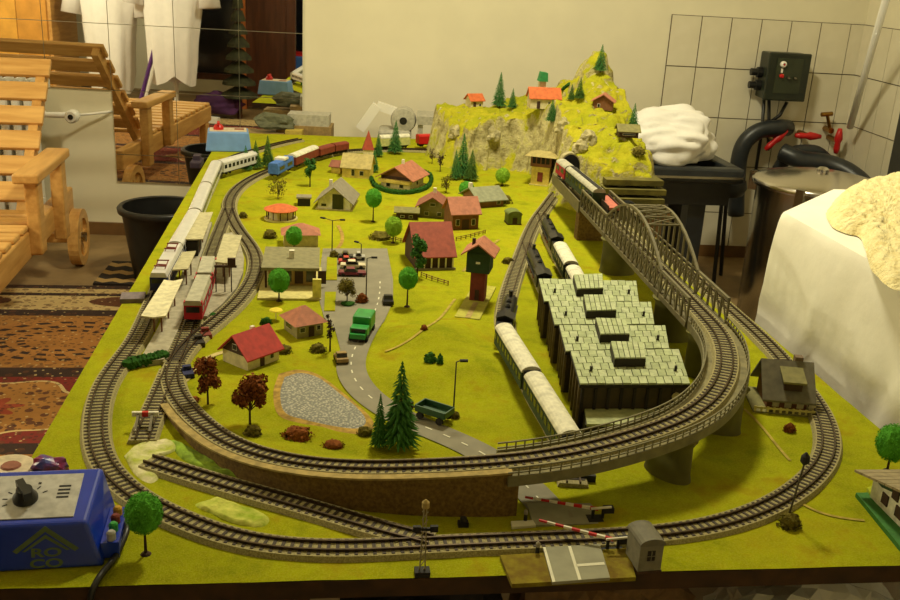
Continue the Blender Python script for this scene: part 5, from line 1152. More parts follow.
car('maroon parked car in the row on the car park', 352, 276, .0, m_maroon, .056); car('cream parked car between the maroon and red ones', 353, 268.5, .0, m_carwhite, .052); car('red parked car in the row on the car park', 347, 264.5, .0, m_carred, .036)
car('black parked car at the head of the parked row', 346, 259.5, .0, m_carblack, .032); car('small silver parked car beside the black one', 359, 260, .0, m_cargrey, .026)
car('dark car driving on the road beside the round tree', 388, 304, -PI/2, m_carblack, .030); car('small beige car at the road edge by the lamp post', 341, 362, 1.75, mc('tan_car', (150, 122, 70), .4), .030)
p = B(362, 336); d = rp[30]-rp[20] if len(rp) > 40 else Vector((0, 1, 0))
gt = thing('green_truck', 'bright green truck with canvas cover on the village road', 'truck', (p.x, p.y, ZB+.0016), math.radians(-104))
m_gt = mc('bright_green', (44, 150, 66), .4)
bevel(MB().box(.010, .032, -.015, .015, .008, .024).build('cab', m_gt, gt), .002); bevel(MB().box(-.036, .008, -.016, .016, .010, .036).build('cargo_cover', m_gt, gt), .003); MB().box(.032, .040, -.013, .013, .008, .016).build('bonnet', m_gt, gt); MB().box(.0315, .0328, -.012, .012, .016, .0225).build('windscreen', m_glass, gt); MB().box(-.036, .038, -.012, .012, .005, .010).build('chassis', m_under, gt)
for x in (-.026, .028):
    for s in (-1, 1): MB().lathe([(.006, -.002), (.006, .002)], 14, Matrix.Translation((x, s*.014, .006)) @ Matrix.Rotation(PI/2, 4, 'X')).build('wheel', m_under, gt)
p = B(434, 420); tk2 = thing('farm_trailer', 'dark green open trailer on the road beside the fir trees', 'trailer', (p.x, p.y, gz(p.x, p.y)+.0018), math.radians(-38))
m_dg = mc('trailer_green', (46, 84, 54), .5)
MB().box(-.024, .024, -.013, .013, .010, .012).build('floor', m_dg, tk2)
for s in (-1, 1): MB().box(-.024, .024, s*.013-.001, s*.013+.001, .012, .020).build('side_wall', m_dg, tk2); MB().box(s*.024-.001, s*.024+.001, -.013, .013, .012, .020).build('end_wall', m_dg, tk2)
for x in (-.016, .016):
    for s in (-1, 1): MB().lathe([(.0055, -.002), (.0055, .002)], 12, Matrix.Translation((x, s*.012, .0055)) @ Matrix.Rotation(PI/2, 4, 'X')).build('wheel', m_under, tk2)
MB().bar((-.024, 0, .010), (-.040, 0, .008), .002).build('drawbar', m_bark, tk2); MB().box(-.044, -.038, -.005, .005, 0.002, .014).build('hitch', m_bark, tk2)
# ================================================================= TREES AND SHRUBS
def flakes(mb, n, f, size, rnd):
    for _ in range(n):
        c, nn = f(rnd); c = Vector(c); nn = Vector(nn)+Vector((rnd.uniform(-.8, .8), rnd.uniform(-.8, .8), rnd.uniform(-.8, .8))); nn.normalize()
        a = nn.orthogonal().normalized(); a.rotate(Matrix.Rotation(rnd.uniform(0, 6.28), 3, nn)); b = nn.cross(a); s = size*rnd.uniform(.6, 1.3)
        mb.add([c+a*s, c-a*s*.6+b*s*.8, c-a*s*.6-b*s*.8], [(0, 1, 2)])
def unit_ball(seed, n=2600, sc=(1, 1, 1), sz=.055):
    rnd = random.Random(seed); mb = MB(); mb.ico((0, 0, 0), .88, 3, .28, seed, sc, 3.5)
    def f(r):
        v = Vector((r.gauss(0, 1), r.gauss(0, 1), r.gauss(0, 1))).normalized(); k = .86+.14*r.random(); return (v.x*k*sc[0], v.y*k*sc[1], v.z*k*sc[2]), v
    flakes(mb, n, f, sz, rnd); return mb
m_leaf = mat('bright_foliage', (104, 182, 60), .95, .3, 200, rgb2=(72, 144, 44), spec=.1); m_leaf2 = mat('light_foliage', (152, 192, 58), .95, .3, 200, rgb2=(116, 160, 44), spec=.1); m_fir = mat('fir_green', (54, 98, 48), .95, .3, 200, rgb2=(76, 124, 58), spec=.1); m_fir2 = mat('fir_olive', (76, 108, 44), .95, .3, 200, spec=.1)
m_brownleaf = mat('russet_foliage', (146, 86, 44), .95, .3, 200, rgb2=(116, 66, 34), spec=.1); m_oliveleaf = mat('olive_foliage', (122, 112, 48), .95, .3, 200, rgb2=(90, 82, 34), spec=.1); m_trunk = mat('trunk_brown', (62, 42, 26), .9, .2, 60); m_hedge = mat('hedge_green', (58, 104, 42), .95, .3, 200, rgb2=(44, 80, 32), spec=.1)
ballme = [unit_ball(i, 2600, (1, 1, 1.05)).mesh('crown', m) for i, m in ((1, m_leaf), (2, m_leaf2))]
def conifer_mesh(seed, m, lean=0):
    rnd = random.Random(seed); mb = MB(); H = 1.0; n = 21
    for i in range(n):
        f = i/(n-1); z = .10+.90*f; R_ = .26*(1-f)**.85+.012; k = max(5, int(13*(1-f)+5))
        for j in range(k):
            a = 2*PI*(j+rnd.random()*.7)/k+i; r = R_*rnd.uniform(.8, 1.12); dx, dy = math.cos(a), math.sin(a); w_ = .030*(1-f*.5)
            p0 = Vector((0, 0, z+.03)); p1 = Vector((dx*r*.6, dy*r*.6, z+.004)); p2 = Vector((dx*r, dy*r, z-.035*(1-f*.5))); s = Vector((-dy, dx, 0))*w_
            mb.add([p0, p1+s, p2, p1-s, p1+Vector((0, 0, .02))], [(0, 1, 4), (1, 2, 4), (2, 3, 4), (3, 0, 4)])
    mb.add([(0, 0, 1.04), (.014, 0, .95), (-.007, .012, .95), (-.007, -.012, .95)], [(0, 1, 2), (0, 2, 3), (0, 3, 1)])
    return mb.mesh('foliage', m)
firme = [conifer_mesh(3, m_fir), conifer_mesh(8, m_fir2)]
trunkme = MB().lathe([(.030, 0), (.022, .5), (.014, 1)], 8).mesh('trunk', m_trunk)
def pxscale(p): return F/((Vector(p)-CAM).dot(CF))
def tree_from(px, pyb, pyt):
    # ground point, and height so that the top shows at pixel row pyt
    g = G(px, pyb); d = (g-CAM); s = pxscale(g); el = math.atan2(CAM.z-g.z, math.hypot(d.x, d.y)); return g, (pyb-pyt)/s/math.cos(el)*.97
def ball_tree(px, pyb, pyt, wpx, label, kind=0):
    g, H = tree_from(px, pyb, pyt); r = wpx/2/pxscale(g); t_ = thing('round_tree', label, 'model tree', g); cr_ = min(H*.42, r*1.12)
    inst(ballme[kind], 'crown', t_, (0, 0, H-cr_), random.uniform(0, 6), (r, r, cr_)); inst(trunkme, 'trunk', t_, (0, 0, 0), 0, (.06, .06, max(.004, H-cr_*1.3))); MB().lathe([(.006, 0), (.004, .002), (.001, .003)], 10).build('root_base', m_trunk, t_)
ball_tree(146, 556, 497, 38, 'round bright green tree beside the blue controller', 0); ball_tree(279, 301, 268, 22, 'round green tree in front of the flat roofed restaurant', 0)
ball_tree(407, 307, 267, 20, 'round green tree on a thin trunk beside the road', 0); ball_tree(373, 222, 188, 17, 'round green tree between white house and chalet', 0); ball_tree(393, 243, 216, 18, 'round light green tree near the low shed', 1)
ball_tree(466, 199, 181, 16, 'round green tree behind the timber barn', 0); ball_tree(887, 471, 424, 34, 'round dark green tree behind the white house at the board edge', 0); ball_tree(294, 252, 226, 17, 'round green tree behind the flat restaurant roof', 0); ball_tree(502, 186, 168, 15, 'round olive tree beside the bungalow', 1)
def fir(px, pyb, pyt, label, kind=0, fat=1.0, group=None):
    g, H = tree_from(px, pyb, pyt); t_ = thing('fir_tree', label, 'model tree', g, random.uniform(0, 6), group); inst(firme[kind], 'foliage', t_, (0, 0, 0), 0, (H*fat, H*fat, H)); inst(trunkme, 'trunk', t_, (0, 0, -.002), 0, (H*.5, H*.5, H*.8))
fir(399, 448, 365, 'tall dark green fir tree beside the road and pond', 0, .95); fir(379, 449, 396, 'slim fir tree next to the tallest fir by the pond', 0, .72)
fir(395, 154, 121, 'fir tree standing in front of the pale boxcar', 0); fir(378, 157, 134, 'small fir tree beside the red steeple', 0); fir(374, 172, 150, 'fir tree at the right of the yellow walled house', 0, 1.1)
fir(462, 178, 134, 'tall fir at the foot of the cliff, beside the bungalow', 0, .9); fir(471, 181, 150, 'bushy fir at the cliff foot next to the tall one', 1, 1.1); fir(455, 180, 150, 'slim fir at the cliff foot left of the tall one', 0, .9)
fir(499, 108, 73, 'dark fir on the mountain ledge between cottage and chapel', 0, .95); fir(512, 109, 89, 'small fir beside the hill chapel', 0, 1.1); fir(551, 124, 101, 'small dark fir below the hill chapel', 0, 1.2); fir(571, 101, 85, 'small fir on the slope behind the chapel', 1, 1.1); fir(579, 101, 79, 'olive fir beside the log cabin slope', 1, 1.1); fir(600, 73, 46, 'fir tree on the mountain peak', 0, 1.1); fir(632, 134, 104, 'fir tree beside the mountain hut', 0, 1.0)
fir(256, 169, 141, 'slim green conifer behind the light blue diesel', 1, 1.1); fir(268, 168, 136, 'tall conifer between silver coach and light blue diesel', 1, 1.0); fir(246, 171, 146, 'dark conifer at the inside of the far bend', 0, 1.1)
def leafy(px, pyb, pyt, wpx, label, m, seed, name='leafy_tree', n=700, trunk=True, dens=.03, cat='model tree'):
    g, H = tree_from(px, pyb, pyt); r = wpx/2/pxscale(g); rnd = random.Random(seed); t_ = thing(name, label, cat, g); mb = MB()
    cs = [((rnd.uniform(-.6, .6)*r, rnd.uniform(-.6, .6)*r, H*rnd.uniform(.32, .86)), r*rnd.uniform(.35, .6)) for _ in range(13)]
    def f(q):
        c, k = q.choice(cs); v = Vector((q.gauss(0, 1), q.gauss(0, 1), q.gauss(0, 1))).normalized(); a = k*(.5+.5*q.random()); return (c[0]+v.x*a, c[1]+v.y*a, max(.001, c[2]+v.z*a*1.1)), v
    flakes(mb, n*2, f, min(.0032, H*dens*1.2), rnd)
    for c, k in cs: mb.ico(c, k*(.45 if n > 300 else .15), 1, .3, seed)
    mb.build('foliage', m, t_)
    tr = MB(); tr.cyl((0, 0, -.001), (0, 0, H*.7), max(.0012, H*.022), .0008, 7)
    for c, k in cs[:6]: tr.cyl((0, 0, H*.25), c, max(.0008, H*.012), .0005, 5)
    tr.build('trunk', m_trunk, t_); return t_
leafy(208, 404, 355, 27, 'russet brown tree between walkway and red cottage', m_brownleaf, 1); leafy(250, 425, 369, 36, 'large russet brown tree in front of the red cottage', m_brownleaf, 2, n=1000)
leafy(417, 277, 231, 20, 'tall dark shrubby tree beside the red roofed hall', m_fir, 3); leafy(310, 187, 155, 13, 'thin dark tree beside the brown freight train', m_fir, 4, n=350); leafy(278, 199, 178, 22, 'sparse brown tree near the far junction', m_oliveleaf, 5, n=260)
leafy(347, 303, 279, 20, 'olive brown bushy tree on the car park', m_oliveleaf, 6); leafy(446, 193, 173, 14, 'bare olive tree near the chalet hedge', m_oliveleaf, 7, n=250); leafy(432, 164, 146, 8, 'dark bare tree at the far meadow', m_trunk, 8, n=80)
leafy(330, 352, 308, 9, 'thin bare roadside tree beside the pavilion', m_trunk, 9, n=60); leafy(440, 172, 150, 9, 'thin bare tree at the cliff foot', m_trunk, 10, n=80)
def bush(px, py, wpx, hpx, label, m, seed, n=260):
    g = G(px, py); s = pxscale(g); r = wpx/2/s; h = hpx/s; rnd = random.Random(seed); mb = MB(); mb.ico((0, 0, h*.38), 1, 2, .45, seed, (r*.72, r*.6, h*.5), 2.5)
    def f(q):
        v = Vector((q.gauss(0, 1), q.gauss(0, 1), abs(q.gauss(0, 1)))).normalized(); k = .6+.4*q.random(); return (v.x*r*k, v.y*r*.8*k, max(.0005, v.z*h*.9*k)), v
    flakes(mb, n, f, min(.0035, h*.14), rnd); return tag(mb.build('bush', m, loc=g), label, 'bush')
bush(297, 438, 36, 14, 'dark russet bush at the near edge of the pond', m_brownleaf, 1); bush(253, 436, 20, 12, 'olive bush beside the large russet tree', m_oliveleaf, 2); bush(283, 353, 22, 9, 'low dry bush behind the red cottage', m_oliveleaf, 3); bush(318, 352, 18, 10, 'brown bush under the thin roadside tree', m_oliveleaf, 4); bush(266, 324, 14, 8, 'dark green bush beside the yellow parasol', m_hedge, 5)
bush(430, 363, 13, 13, 'dark green bush on the meadow hump', m_fir, 6); bush(440, 364, 6, 12, 'slim dark green bush beside the meadow hump bush', m_fir, 7); bush(362, 303, 14, 11, 'dark brown bush at the car park corner', m_brownleaf, 8); bush(348, 306, 18, 5, 'low dark hedge at the car park end', m_hedge, 9)
bush(334, 258, 10, 9, 'olive bush at the top of the car park', m_oliveleaf, 10); bush(455, 418, 10, 8, 'grey green bush at the foot of the lamp by the road', m_oliveleaf, 11); bush(789, 528, 26, 16, 'dark bush at the foot of the white house path lamp', m_oliveleaf, 12); bush(508, 263, 14, 7, 'grey olive bush beside the signal tower', m_oliveleaf, 13); bush(789, 432, 14, 10, 'russet bush in front of the grey chalet', m_brownleaf, 14)
bush(365, 434, 18, 9, 'olive bush between pond and fir trees', m_oliveleaf, 15); bush(638, 156, 16, 9, 'grey green bush on the mountain slope', m_oliveleaf, 16); bush(333, 447, 26, 8, 'brown stony bush beside the climbing track', m_brownleaf, 17); bush(195, 402, 12, 6, 'small russet bush by the walkway', m_brownleaf, 18)
bush(243, 218, 9, 7, 'grey bush beside the far junction walkway', m_oliveleaf, 19); bush(212, 318, 14, 6, 'green bush at the island platform end', m_hedge, 20); bush(485, 200, 12, 9, 'green bush at the bungalow wall', m_hedge, 21); bush(503, 203, 20, 10, 'olive green bush at the bungalow corner', m_oliveleaf, 22); bush(424, 330, 8, 6, 'tiny brown bush on the meadow', m_brownleaf, 23); bush(380, 239, 26, 9, 'scrubby olive bush above the car park', m_oliveleaf, 24)
bush(270, 238, 14, 10, 'olive bush behind the restaurant corner', m_oliveleaf, 25); bush(310, 236, 12, 8, 'dry russet bush behind the restaurant', m_brownleaf, 26); bush(545, 180, 8, 8, 'green bush at the signal box wall', m_hedge, 27)
def hedge(pxs, w_, h_, label, m=m_hedge, seed=1):
    p = smoothpath([G(*q) for q in pxs], .006, 2, 1); rnd = random.Random(seed); mb = MB()
    for q in p: mb.ico((q.x, q.y, q.z+h_*.45), 1, 1, .3, rnd.random()*9, (w_*.55, w_*.55, h_*.55))
    def f(r): q = r.choice(p); v = Vector((r.gauss(0, 1), r.gauss(0, 1), abs(r.gauss(0, 1)))).normalized(); return (q.x+v.x*w_*.55, q.y+v.y*w_*.55, q.z+max(.0005, v.z*h_)), v
    flakes(mb, 60*len(p)//4+100, f, .003, rnd); return tag(mb.build('hedge', m), label, 'hedge')
hedge([(129, 369), (140, 366), (152, 364), (163, 361)], .020, .018, 'dark green hedge at the end of the long platform'); hedge([(371, 180), (376, 188), (392, 194), (412, 194), (428, 188), (431, 178), (424, 174)], .010, .014, 'green hedge ring around the chalet', seed=2)
hedge([(550, 98), (557, 95), (563, 92), (569, 89)], .012, .010, 'dark green hedge line leading up the mountain ridge', seed=3)
# rocks on the mountain side
for i, (x, y, s, lb_) in enumerate(((588, 140, .022, 'grey boulder beside the tunnel on the mountain'), (580, 150, .018, 'grey rock slab above the tunnel mouth'), (456, 135, .02, 'pale cliff boulder under the hill cottage'), (493, 138, .022, 'pale cliff boulder below the mountain firs'), (563, 128, .022, 'dark rock beneath the chapel fir'))):
    g = G(x, y); tag(crumple((0, 0, 0), s, (1, .8, 1.1), 3.0+i*2.3, .5, 3).build('boulder', m_stone, loc=(g.x, g.y, g.z)), lb_, 'rock')
# little bits beside the walkway
for i, (x, y, m, lb_) in enumerate(((188, 376, m_blue, 'small blue green crate on the sandy walkway'), (199, 345, m_shd, 'small dark crate on the sandy walkway'), (206, 337, m_brick2, 'small red brown bench beside the inner track'))):
    p = B(x, y); t_ = thing('trackside_crate', lb_, 'crate', p, .3); MB().box(-.008, .008, -.012, .012, .0, .008).build('box', m, t_); MB().box(-.006, .006, .004, .012, .008, .014).build('lid', m, t_)
# fences
def fence(pxs, label, h_=.010):
    p = [G(*q) for q in pxs]; t_ = thing('rail_fence', label, 'fence', p[0]); r = resample(p, .016)
    for q in r: MB().box(-.0009, .0009, -.0009, .0009, 0, h_, T(q.x-p[0].x, q.y-p[0].y, q.z-p[0].z)).build('post', m_midb, t_)
    mb = MB()
    for a, b in zip(r, r[1:]):
        for k in (.45, .85): mb.bar(a-p[0]+Vector((0, 0, h_*k)), b-p[0]+Vector((0, 0, h_*k)), .0012)
    mb.build('rails', m_midb, t_)
fence([(421, 277), (433, 281), (448, 286)], 'brown rail fence beside the tall shrubby tree'); fence([(456, 241), (470, 238), (485, 234)], 'low rail fence in front of the timber barn'); fence([(390, 240), (402, 243), (412, 244)], 'low rail fence beside the red roofed hall')
# ================================================================= LAMPS, SIGNALS, BARRIERS
m_pole = mc('lamp_pole', (74, 68, 52))
def lamp(px, pyb, pyt, label, arms, head=(.011, .004), name='street_lamp'):
    g, H = tree_from(px, pyb, pyt); t_ = thing(name, label, 'street lamp', g); MB().cyl((0, 0, 0), (0, 0, H), .0013, .0009).build('pole', m_pole, t_)
    for dx, dy in arms:
        e = Vector((dx, dy, H+.002)); MB().bar((0, 0, H), e, .0012).build('arm', m_pole, t_); d = Vector((dx, dy, 0)).normalized(); MB().bar(e, e+d*head[0], .0045, .003).build('lamp_head', m_under, t_)
lamp(366, 298, 258, 'single arm street lamp at the edge of the car park', [(.008, 0)]); lamp(332, 252, 220, 'double arm street lamp above the car park', [(.016, 0), (-.016, .01)]); lamp(453, 418, 362, 'single arm street lamp beside the lower road', [(.005, .0)]); lamp(361, 258, 244, 'short lamp at the top of the parked row', [(-.006, .006)])
g, H = tree_from(787, 522, 456); pl = thing('path_lamp', 'park lamp with dark lantern head beside the outer curve', 'street lamp', g); MB().cyl((0, 0, 0), (.010, .004, H*.86), .0012).build('pole', m_pole, pl); MB().lathe([(.002, 0), (.0055, .004), (.005, .011), (.001, .016)], 12, Matrix.Translation((.010, .004, H*.84))).build('lantern', m_under, pl)
g, H = tree_from(422, 575, 507); sg = thing('signal_mast', 'lattice signal mast with crossbar beside the front track', 'signal', g)
mb = MB()
for s in (-1, 1): mb.bar((s*.003, 0, 0), (s*.0012, 0, H), .0013)
for i in range(9): z = H*i/9; mb.bar((-.003, 0, z), (.003, 0, z+H/9), .0008)
mb.build('lattice', m_wpaint if 0 else mc('mast_grey', (150, 140, 104)), sg); MB().box(-.008, .008, -.006, .006, 0, .006).build('foot', m_under, sg); MB().bar((-.010, 0, H*.66), (.014, 0, H*.64), .003).build('crossbar', m_under, sg)
for x in (-.008, .010): MB().box(x-.004, x+.004, -.003, .001, H*.62, H*.70).build('signal_head', m_under, sg)
MB().lathe([(.004, 0), (.004, .006), (.001, .009)], 10, Matrix.Translation((0, 0, H-.004))).build('top_lamp', m_ledge, sg)
def barrier(base, tip, ztip, label, npx):
    b = B(*base); t_ = thing('crossing_barrier', label, 'barrier', b); e = B(tip[0], tip[1], ztip)-b; s0 = Vector((0, 0, .016))
    for dx in (-.006, .006): MB().bar((dx, 0, 0), (dx, 0, .018), .003).build('stand', m_under, t_)
    MB().box(-.012, .012, -.008, .008, 0, .004).build('foot', m_under, t_); MB().box(.006, .018, -.004, .004, .012, .019).build('counterweight', m_under, t_); MB().bar((-.010, -.004, .019), (.014, -.004, .021), .002).build('gear', m_wpaint, t_)
    n = 9
    for i in range(n):
        MB().bar(s0+(e-s0)*(i/n), s0+(e-s0)*((i+1)/n), .0032*(1-.4*i/n), .0034*(1-.4*i/n)).build('boom_stripe', m_wpaint if i % 2 else m_red, t_)
barrier((597, 521), (525, 497), .018, 'red and white crossing barrier behind the front track', 9); barrier((612, 552), (539, 520), .022, 'red and white crossing barrier in front of the front track', 9)
for x, y, lb_ in ((537, 556, 'tiny bollard at the front left of the crossing road'), (525, 523, 'tiny post at the back of the crossing near the brick wall')):
    p = B(x, y); o = thing('bollard', lb_, 'bollard', p); MB().cyl((0, 0, 0), (0, 0, .014), .0024, .002).build('post', m_under, o); MB().lathe([(.0026, .012), (.0026, .016), (.001, .018)], 10).build('cap', m_greyroof, o)
p = B(463, 526); o = thing('ground_signal', 'small dark ground signal on the sandy patch by the switch', 'signal', p); MB().box(-.006, .006, -.004, .004, 0, .006).build('box', m_under, o); MB().lathe([(.004, .006), (.004, .011), (.001, .013)], 10).build('lantern', m_under, o)
p = B(135, 299); o = thing('wiring_box', 'flat grey wiring box at the left board edge by the silver train', 'wiring box', (p.x, p.y, ZB), .1); MB().box(-.024, .018, -.022, .016, 0, .008).build('case', mc('lilac_grey', (120, 108, 112)), o); MB().box(.018, .032, -.012, .008, 0, .006).build('plug', mc('lilac_grey', (120, 108, 112)), o)
# ================================================================= CONTROLLERS
m_cblue = mat('royal_blue_plastic', (24, 56, 178), .28, .05, 30, coat=.3); m_silverlab = mc('silver_label', (186, 184, 178), .4)
a, b = B(-30, 563), B(100, 563); Wc = .152; f0 = B(96, 571)
ctl = thing('train_controller', 'royal blue train controller with black knob and silver scale plate', 'controller', (f0.x-Wc/2+.004, f0.y+.052, ZB), .06)
Hc = .060; bx0, bx1, by0, by1 = -Wc/2, Wc/2, -.050, .055
body = MB(); body.add([(bx0, by0, 0), (bx1, by0, 0), (bx1, by1, 0), (bx0, by1, 0), (bx0+.010, by0+.010, Hc-.012), (bx1-.016, by0+.010, Hc-.012), (bx1-.012, by1-.006, Hc+.002), (bx0+.010, by1-.006, Hc+.002)],
    [(3, 2, 1, 0), (4, 5, 6, 7), (0, 1, 5, 4), (1, 2, 6, 5), (2, 3, 7, 6), (3, 0, 4, 7)]); bevel(body.build('housing', m_cblue, ctl), .004, 3)
tilt = math.atan2(.014, (by1-.006)-(by0+.010)); Mt = Matrix.Translation((0, (by0+by1)/2+.002, Hc-.005)) @ Matrix.Rotation(tilt, 4, 'X')
lp_ = MB().box(-.058, .046, -.036, .034, .0, .0012, Mt).build('scale_plate', m_silverlab, ctl)
kn = MB().lathe([(.0125, 0), (.0125, .004), (.009, .009), (.008, .014)], 20, Mt @ Matrix.Translation((-.006, -.006, .0012))).build('knob', m_blackpl, ctl, angle=40)
MB().box(-.004, .004, -.013, .015, .008, .0165, Mt @ Matrix.Translation((-.006, -.006, .0012)) @ Matrix.Rotation(.5, 4, 'Z')).build('pointer_grip', m_blackpl, kn)
for i in range(4): MB().box(.024, .036, .012-i*.006, .0145-i*.006, .0012, .0016, Mt).build('print_line', m_under, lp_)
MB().box(.002, .005, .018, .021, .0012, .0016, Mt).build('print_mark', m_under, lp_)
for k in range(7): aa = -1.0+k*.5; MB().box(-.0007, .0007, .018, .023, .0012, .0015, Mt @ Matrix.Translation((-.006, -.006, 0)) @ Matrix.Rotation(aa, 4, 'Z')).build('print_tick', m_under, lp_)
# roof emblem and letters on the sloping front
m_logo = mc('olive_print', (92, 112, 74), .5)
fs_ = math.atan2(Hc-.012, .010); Mf = Matrix.Translation((.020, by0, 0)) @ Matrix.Rotation(fs_, 4, 'X')      # local x right, y up the slope, z out of the face
def emb(polys, nm):
    mb = MB()
    for q in polys: mb.prism(q, -.0002, .0006, Mf)
    mb.build(nm, m_logo, ctl)
emb([[(-.032, .022), (-.028, .019), (0, .041), (0, .047)], [(.032, .022), (.028, .019), (0, .041), (0, .047)], [(-.023, .021), (-.020, .0205), (0, .034), (0, .038)], [(.023, .021), (.020, .0205), (0, .034), (0, .038)]], 'roof_emblem')
def text(s, x, y, size, nm):
    cu_ = bpy.data.curves.new(nm, 'FONT'); cu_.body = s; cu_.size = size; cu_.align_x = 'CENTER'; cu_.extrude = .0004; cu_.offset = size*.03
    o = bpy.data.objects.new(nm, cu_); col.objects.link(o); dg = bpy.context.evaluated_depsgraph_get(); me = bpy.data.meshes.new_from_object(o.evaluated_get(dg)); bpy.data.objects.remove(o)
    me.transform(Mf @ Matrix.Translation((x, y, .0004)) @ Matrix.Diagonal((1.7, 1, 1, 1))); me.materials.clear(); me.materials.append(m_logo); o = bpy.data.objects.new(nm, me); col.objects.link(o); o.parent = ctl
text('RO', 0, .0150, .0125, 'lettering'); text('CO', 0, .0035, .0125, 'lettering')
tp = MB().box(bx1-.004, bx1+.014, -.040, .030, .004, .022).build('terminal_block', m_cblue, ctl)
for i, m in enumerate((m_silverlab, m_gt, m_brick2, mc('mustard', (196, 150, 40)))): MB().lathe([(.0048, 0), (.0048, .008), (.003, .010)], 10, T(bx1+.006, -.033+i*.016, .022)).build('terminal', m, ctl)
q = f0; cbl = MB().tube(spline([(q.x+.012, q.y+.075, ZB+.012), (q.x+.022, q.y+.050, ZB+.016), (q.x+.016, q.y+.015, ZB+.006), (q.x+.006, BY0+.002, ZB+.004), (q.x+.0, BY0-.008, ZB-.02), (q.x-.006, BY0-.012, ZB-.12), (q.x-.01, BY0-.01, ZB-.3), (q.x-.01, BY0+.02, .006)]), .0035, 8).build('cable', m_blackpl, smooth=True)
tag(cbl, 'black cable running from the blue controller over the board front', 'cable')
p = B(227, 160); c2 = thing('pale_controller', 'pale blue train controller with red knob at the far board corner', 'controller', (p.x-.012, p.y+.18, ZB), .1)
m_pblue = mat('pale_blue_plastic', (112, 152, 206), .35, .05, 30); m_cream2 = mc('cream_plate', (206, 190, 160), .5)
bevel(MB().box(-.072, .072, -.05, .05, 0, .062, None, .008, .008).build('housing', m_pblue, c2), .004); MB().box(-.058, .058, -.034, .036, .0615, .0635).build('scale_plate', m_cream2, c2); MB().lathe([(.016, .0635), (.016, .072), (.010, .08)], 18, T(-.030, 0, 0)).build('knob', m_red, c2); MB().box(-.034, -.026, -.02, .02, .08, .087).build('pointer_grip', m_red, c2); MB().box(.02, .05, -.005, .02, .0635, .0645).build('print_panel', m_brownroof, c2)
p = B(198, 167); o = thing('dark_plug_box', 'dark purple plug box in front of the pale blue controller', 'plug box', (p.x-.0, p.y, ZB)); bevel(MB().box(-.02, .012, -.03, .05, 0, .02).build('case', mc('dark_purple', (48, 34, 52)), o), .004); MB().box(-.014, .006, .0, .04, .02, .032).build('lever_block', mc('dark_purple', (48, 34, 52)), o)
# bundle beside the blue controller
p = B(24, 474); g1 = thing('wrapped_plate', 'cream round tin lying behind the blue controller', 'tin', (p.x-.018, p.y, ZB)); MB().lathe([(.030, 0), (.031, .004), (.031, .010), (.028, .011)], 24).build('tin_body', m_cream2, g1); MB().lathe([(.012, .011), (.010, .013)], 12, T(.004, 0, 0)).build('lid_print', m_brownroof, g1)
p = B(40, 474); tag(crumple((0, 0, .010), .017, (1.1, .7, .7), 2.2, .5, 3).build('wrapped_bundle', mat('blue_purple_wrap', (60, 66, 140), .3, .3, 60, rgb2=(150, 40, 80)), loc=(p.x+.012, p.y, ZB)), 'small blue and magenta foil bundle behind the blue controller', 'bundle')
# ================================================================= BEHIND AND BELOW THE BOARD
m_gplas = mc('grey_machine', (176, 172, 156), .5)
p = at_y(403, 124, 3.62); mach = thing('sewing_machine', 'white machine with round dark opening behind the far track', 'machine', (p.x, 3.60, 0), -.1)
bevel(MB().box(-.09, .03, -.06, .06, 0, ZB+.02).build('stand', m_gplas, mach), .01); M = Matrix.Translation((0, -.02, ZB+.055)) @ Matrix.Rotation(PI/2, 4, 'X')
MB().lathe([(.044, -.05), (.048, 0), (.042, .03), (.014, .034), (.014, .02)], 28, M).build('drum', m_gplas, mach, angle=40); MB().lathe([(.014, .030), (.012, .0345)], 20, M).build('opening', m_blackpl, mach)
MB().bar((-.16, 0, ZB+.01), (-.10, 0, ZB+.10), .035).build('arm', m_white, mach); MB().bar((-.10, 0, ZB+.10), (-.03, 0, ZB+.08), .03).build('arm', m_white, mach)
p = at_y(440, 115, 3.66); shf = thing('grey_shelf', 'grey metal shelf standing behind the mountain end', 'shelf', (p.x, 3.62, 0), -.09); MB().box(-.09, .16, -.09, .06, p.z-.02, p.z+.01).build('top_board', m_gplas, shf); MB().box(-.08, .15, -.06, .05, ZB-.2, ZB-.18).build('shelf_board', m_gplas, shf)
for x in (-.085, .14): 
    for y in (-.08, .04): MB().box(x, x+.018, y, y+.018, 0, p.z-.02).build('leg', m_gplas, shf)
MB().tube([(-.03, -.05, ZB-.18), (.0, -.05, ZB-.02), (.03, -.05, ZB+.03)], [.03, .035, .02], 12).build('grey_funnel', m_gplas, shf, True)
p = at_y(300, 132, 3.66); bg2 = thing('storage_box', 'grey and yellow box pile behind the freight train', 'box', (p.x+.02, 3.62, 0), -.1)
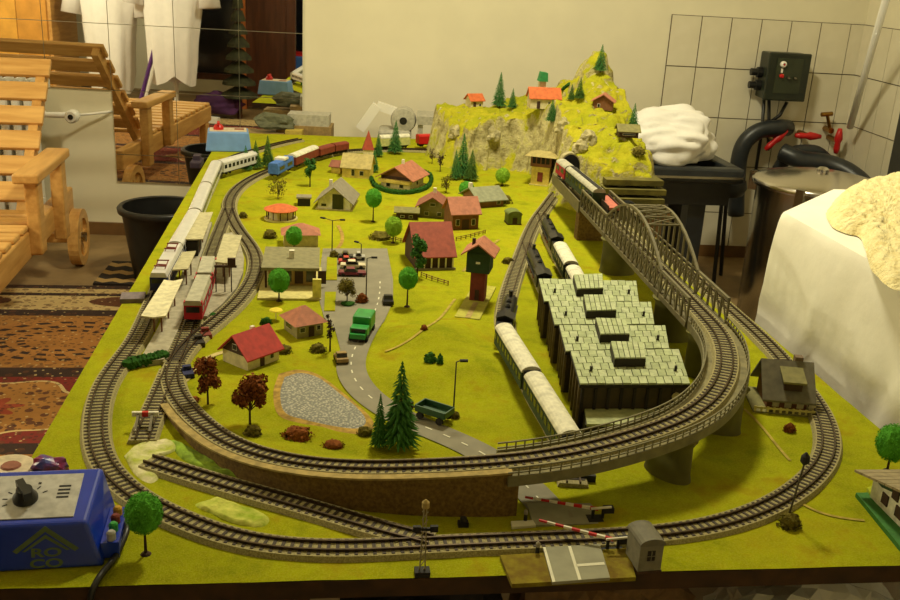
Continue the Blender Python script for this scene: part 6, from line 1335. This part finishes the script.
MB().box(-.10, .10, -.05, .06, 0, ZB+.02).build('lower_box', mc('kraft_card', (150, 124, 74)), bg2); MB().box(-.06, .09, -.04, .05, ZB+.02, ZB+.06).build('upper_box', m_gplas, bg2); MB().box(-.06, .0, -.10, -.05, 0, ZB+.01).build('side_box', mc('yellow_card', (186, 164, 70)), bg2)
p = at_y(277, 128, 3.6); tag(crumple((0, 0, .02), .045, (1.5, .8, .7), 6.1, .5, 3).build('dark_cushion', mc('grey_green_felt', (92, 94, 70)), loc=(p.x, 3.585, p.z)), 'grey green felt roll lying behind the light blue diesel', 'felt roll')
st2 = thing('side_crate', 'plain crate carrying the felt roll behind the board', 'crate', (p.x-.04, 3.59, 0)); MB().box(-.07, .07, -.04, .05, 0, p.z-.012).build('crate_body', mc('kraft_card', (150, 124, 74)), st2); MB().box(-.074, .074, -.044, -.04, .1, .14).build('crate_strap', m_bark, st2)
# stuff stored under the board, glimpsed below its front edge
t = NT('clear_bag'); t.b.inputs['Base Color'].default_value = (.9, .87, .78, 1); t.b.inputs['Roughness'].default_value = .25; t.b.inputs['Transmission Weight'].default_value = .35; m_bag = t.m
for i, (x, y, s, m, lb_) in enumerate(((-.12, 1.02, .10, mc('brown_bag', (92, 62, 40)), 'brown paper bag stored under the board left half'), (.12, 1.02, .09, mc('black_bag', (34, 30, 34)), 'black bag stored under the board'), (.36, 1.02, .10, mc('tan_bag', (128, 98, 62)), 'tan bag stored under the crossing'), (.62, 1.00, .11, m_bag, 'pale plastic bag stored under the right board half'))):
    zt_ = ZB-.05-s*1.25; cbx = thing('storage_crate', lb_.replace('bag', 'bag crate').replace('stored', 'standing'), 'crate', (x, y, 0)); MB().box(-s*.8, s*.8, -s*.7, s*.7, 0, zt_-s*.55).build('crate_body', mc('kraft_card', (150, 124, 74)), cbx); MB().box(-s*.82, s*.82, -s*.72, s*.72, zt_-s*.60, zt_-s*.55).build('crate_lid', m_bark, cbx)
    tag(crumple((0, 0, 0), s, (1.0, .8, .9), 1.0+i*3.7, .4, 4).build('carrier_bag', m, loc=(x, y, zt_)), lb_, 'bag')
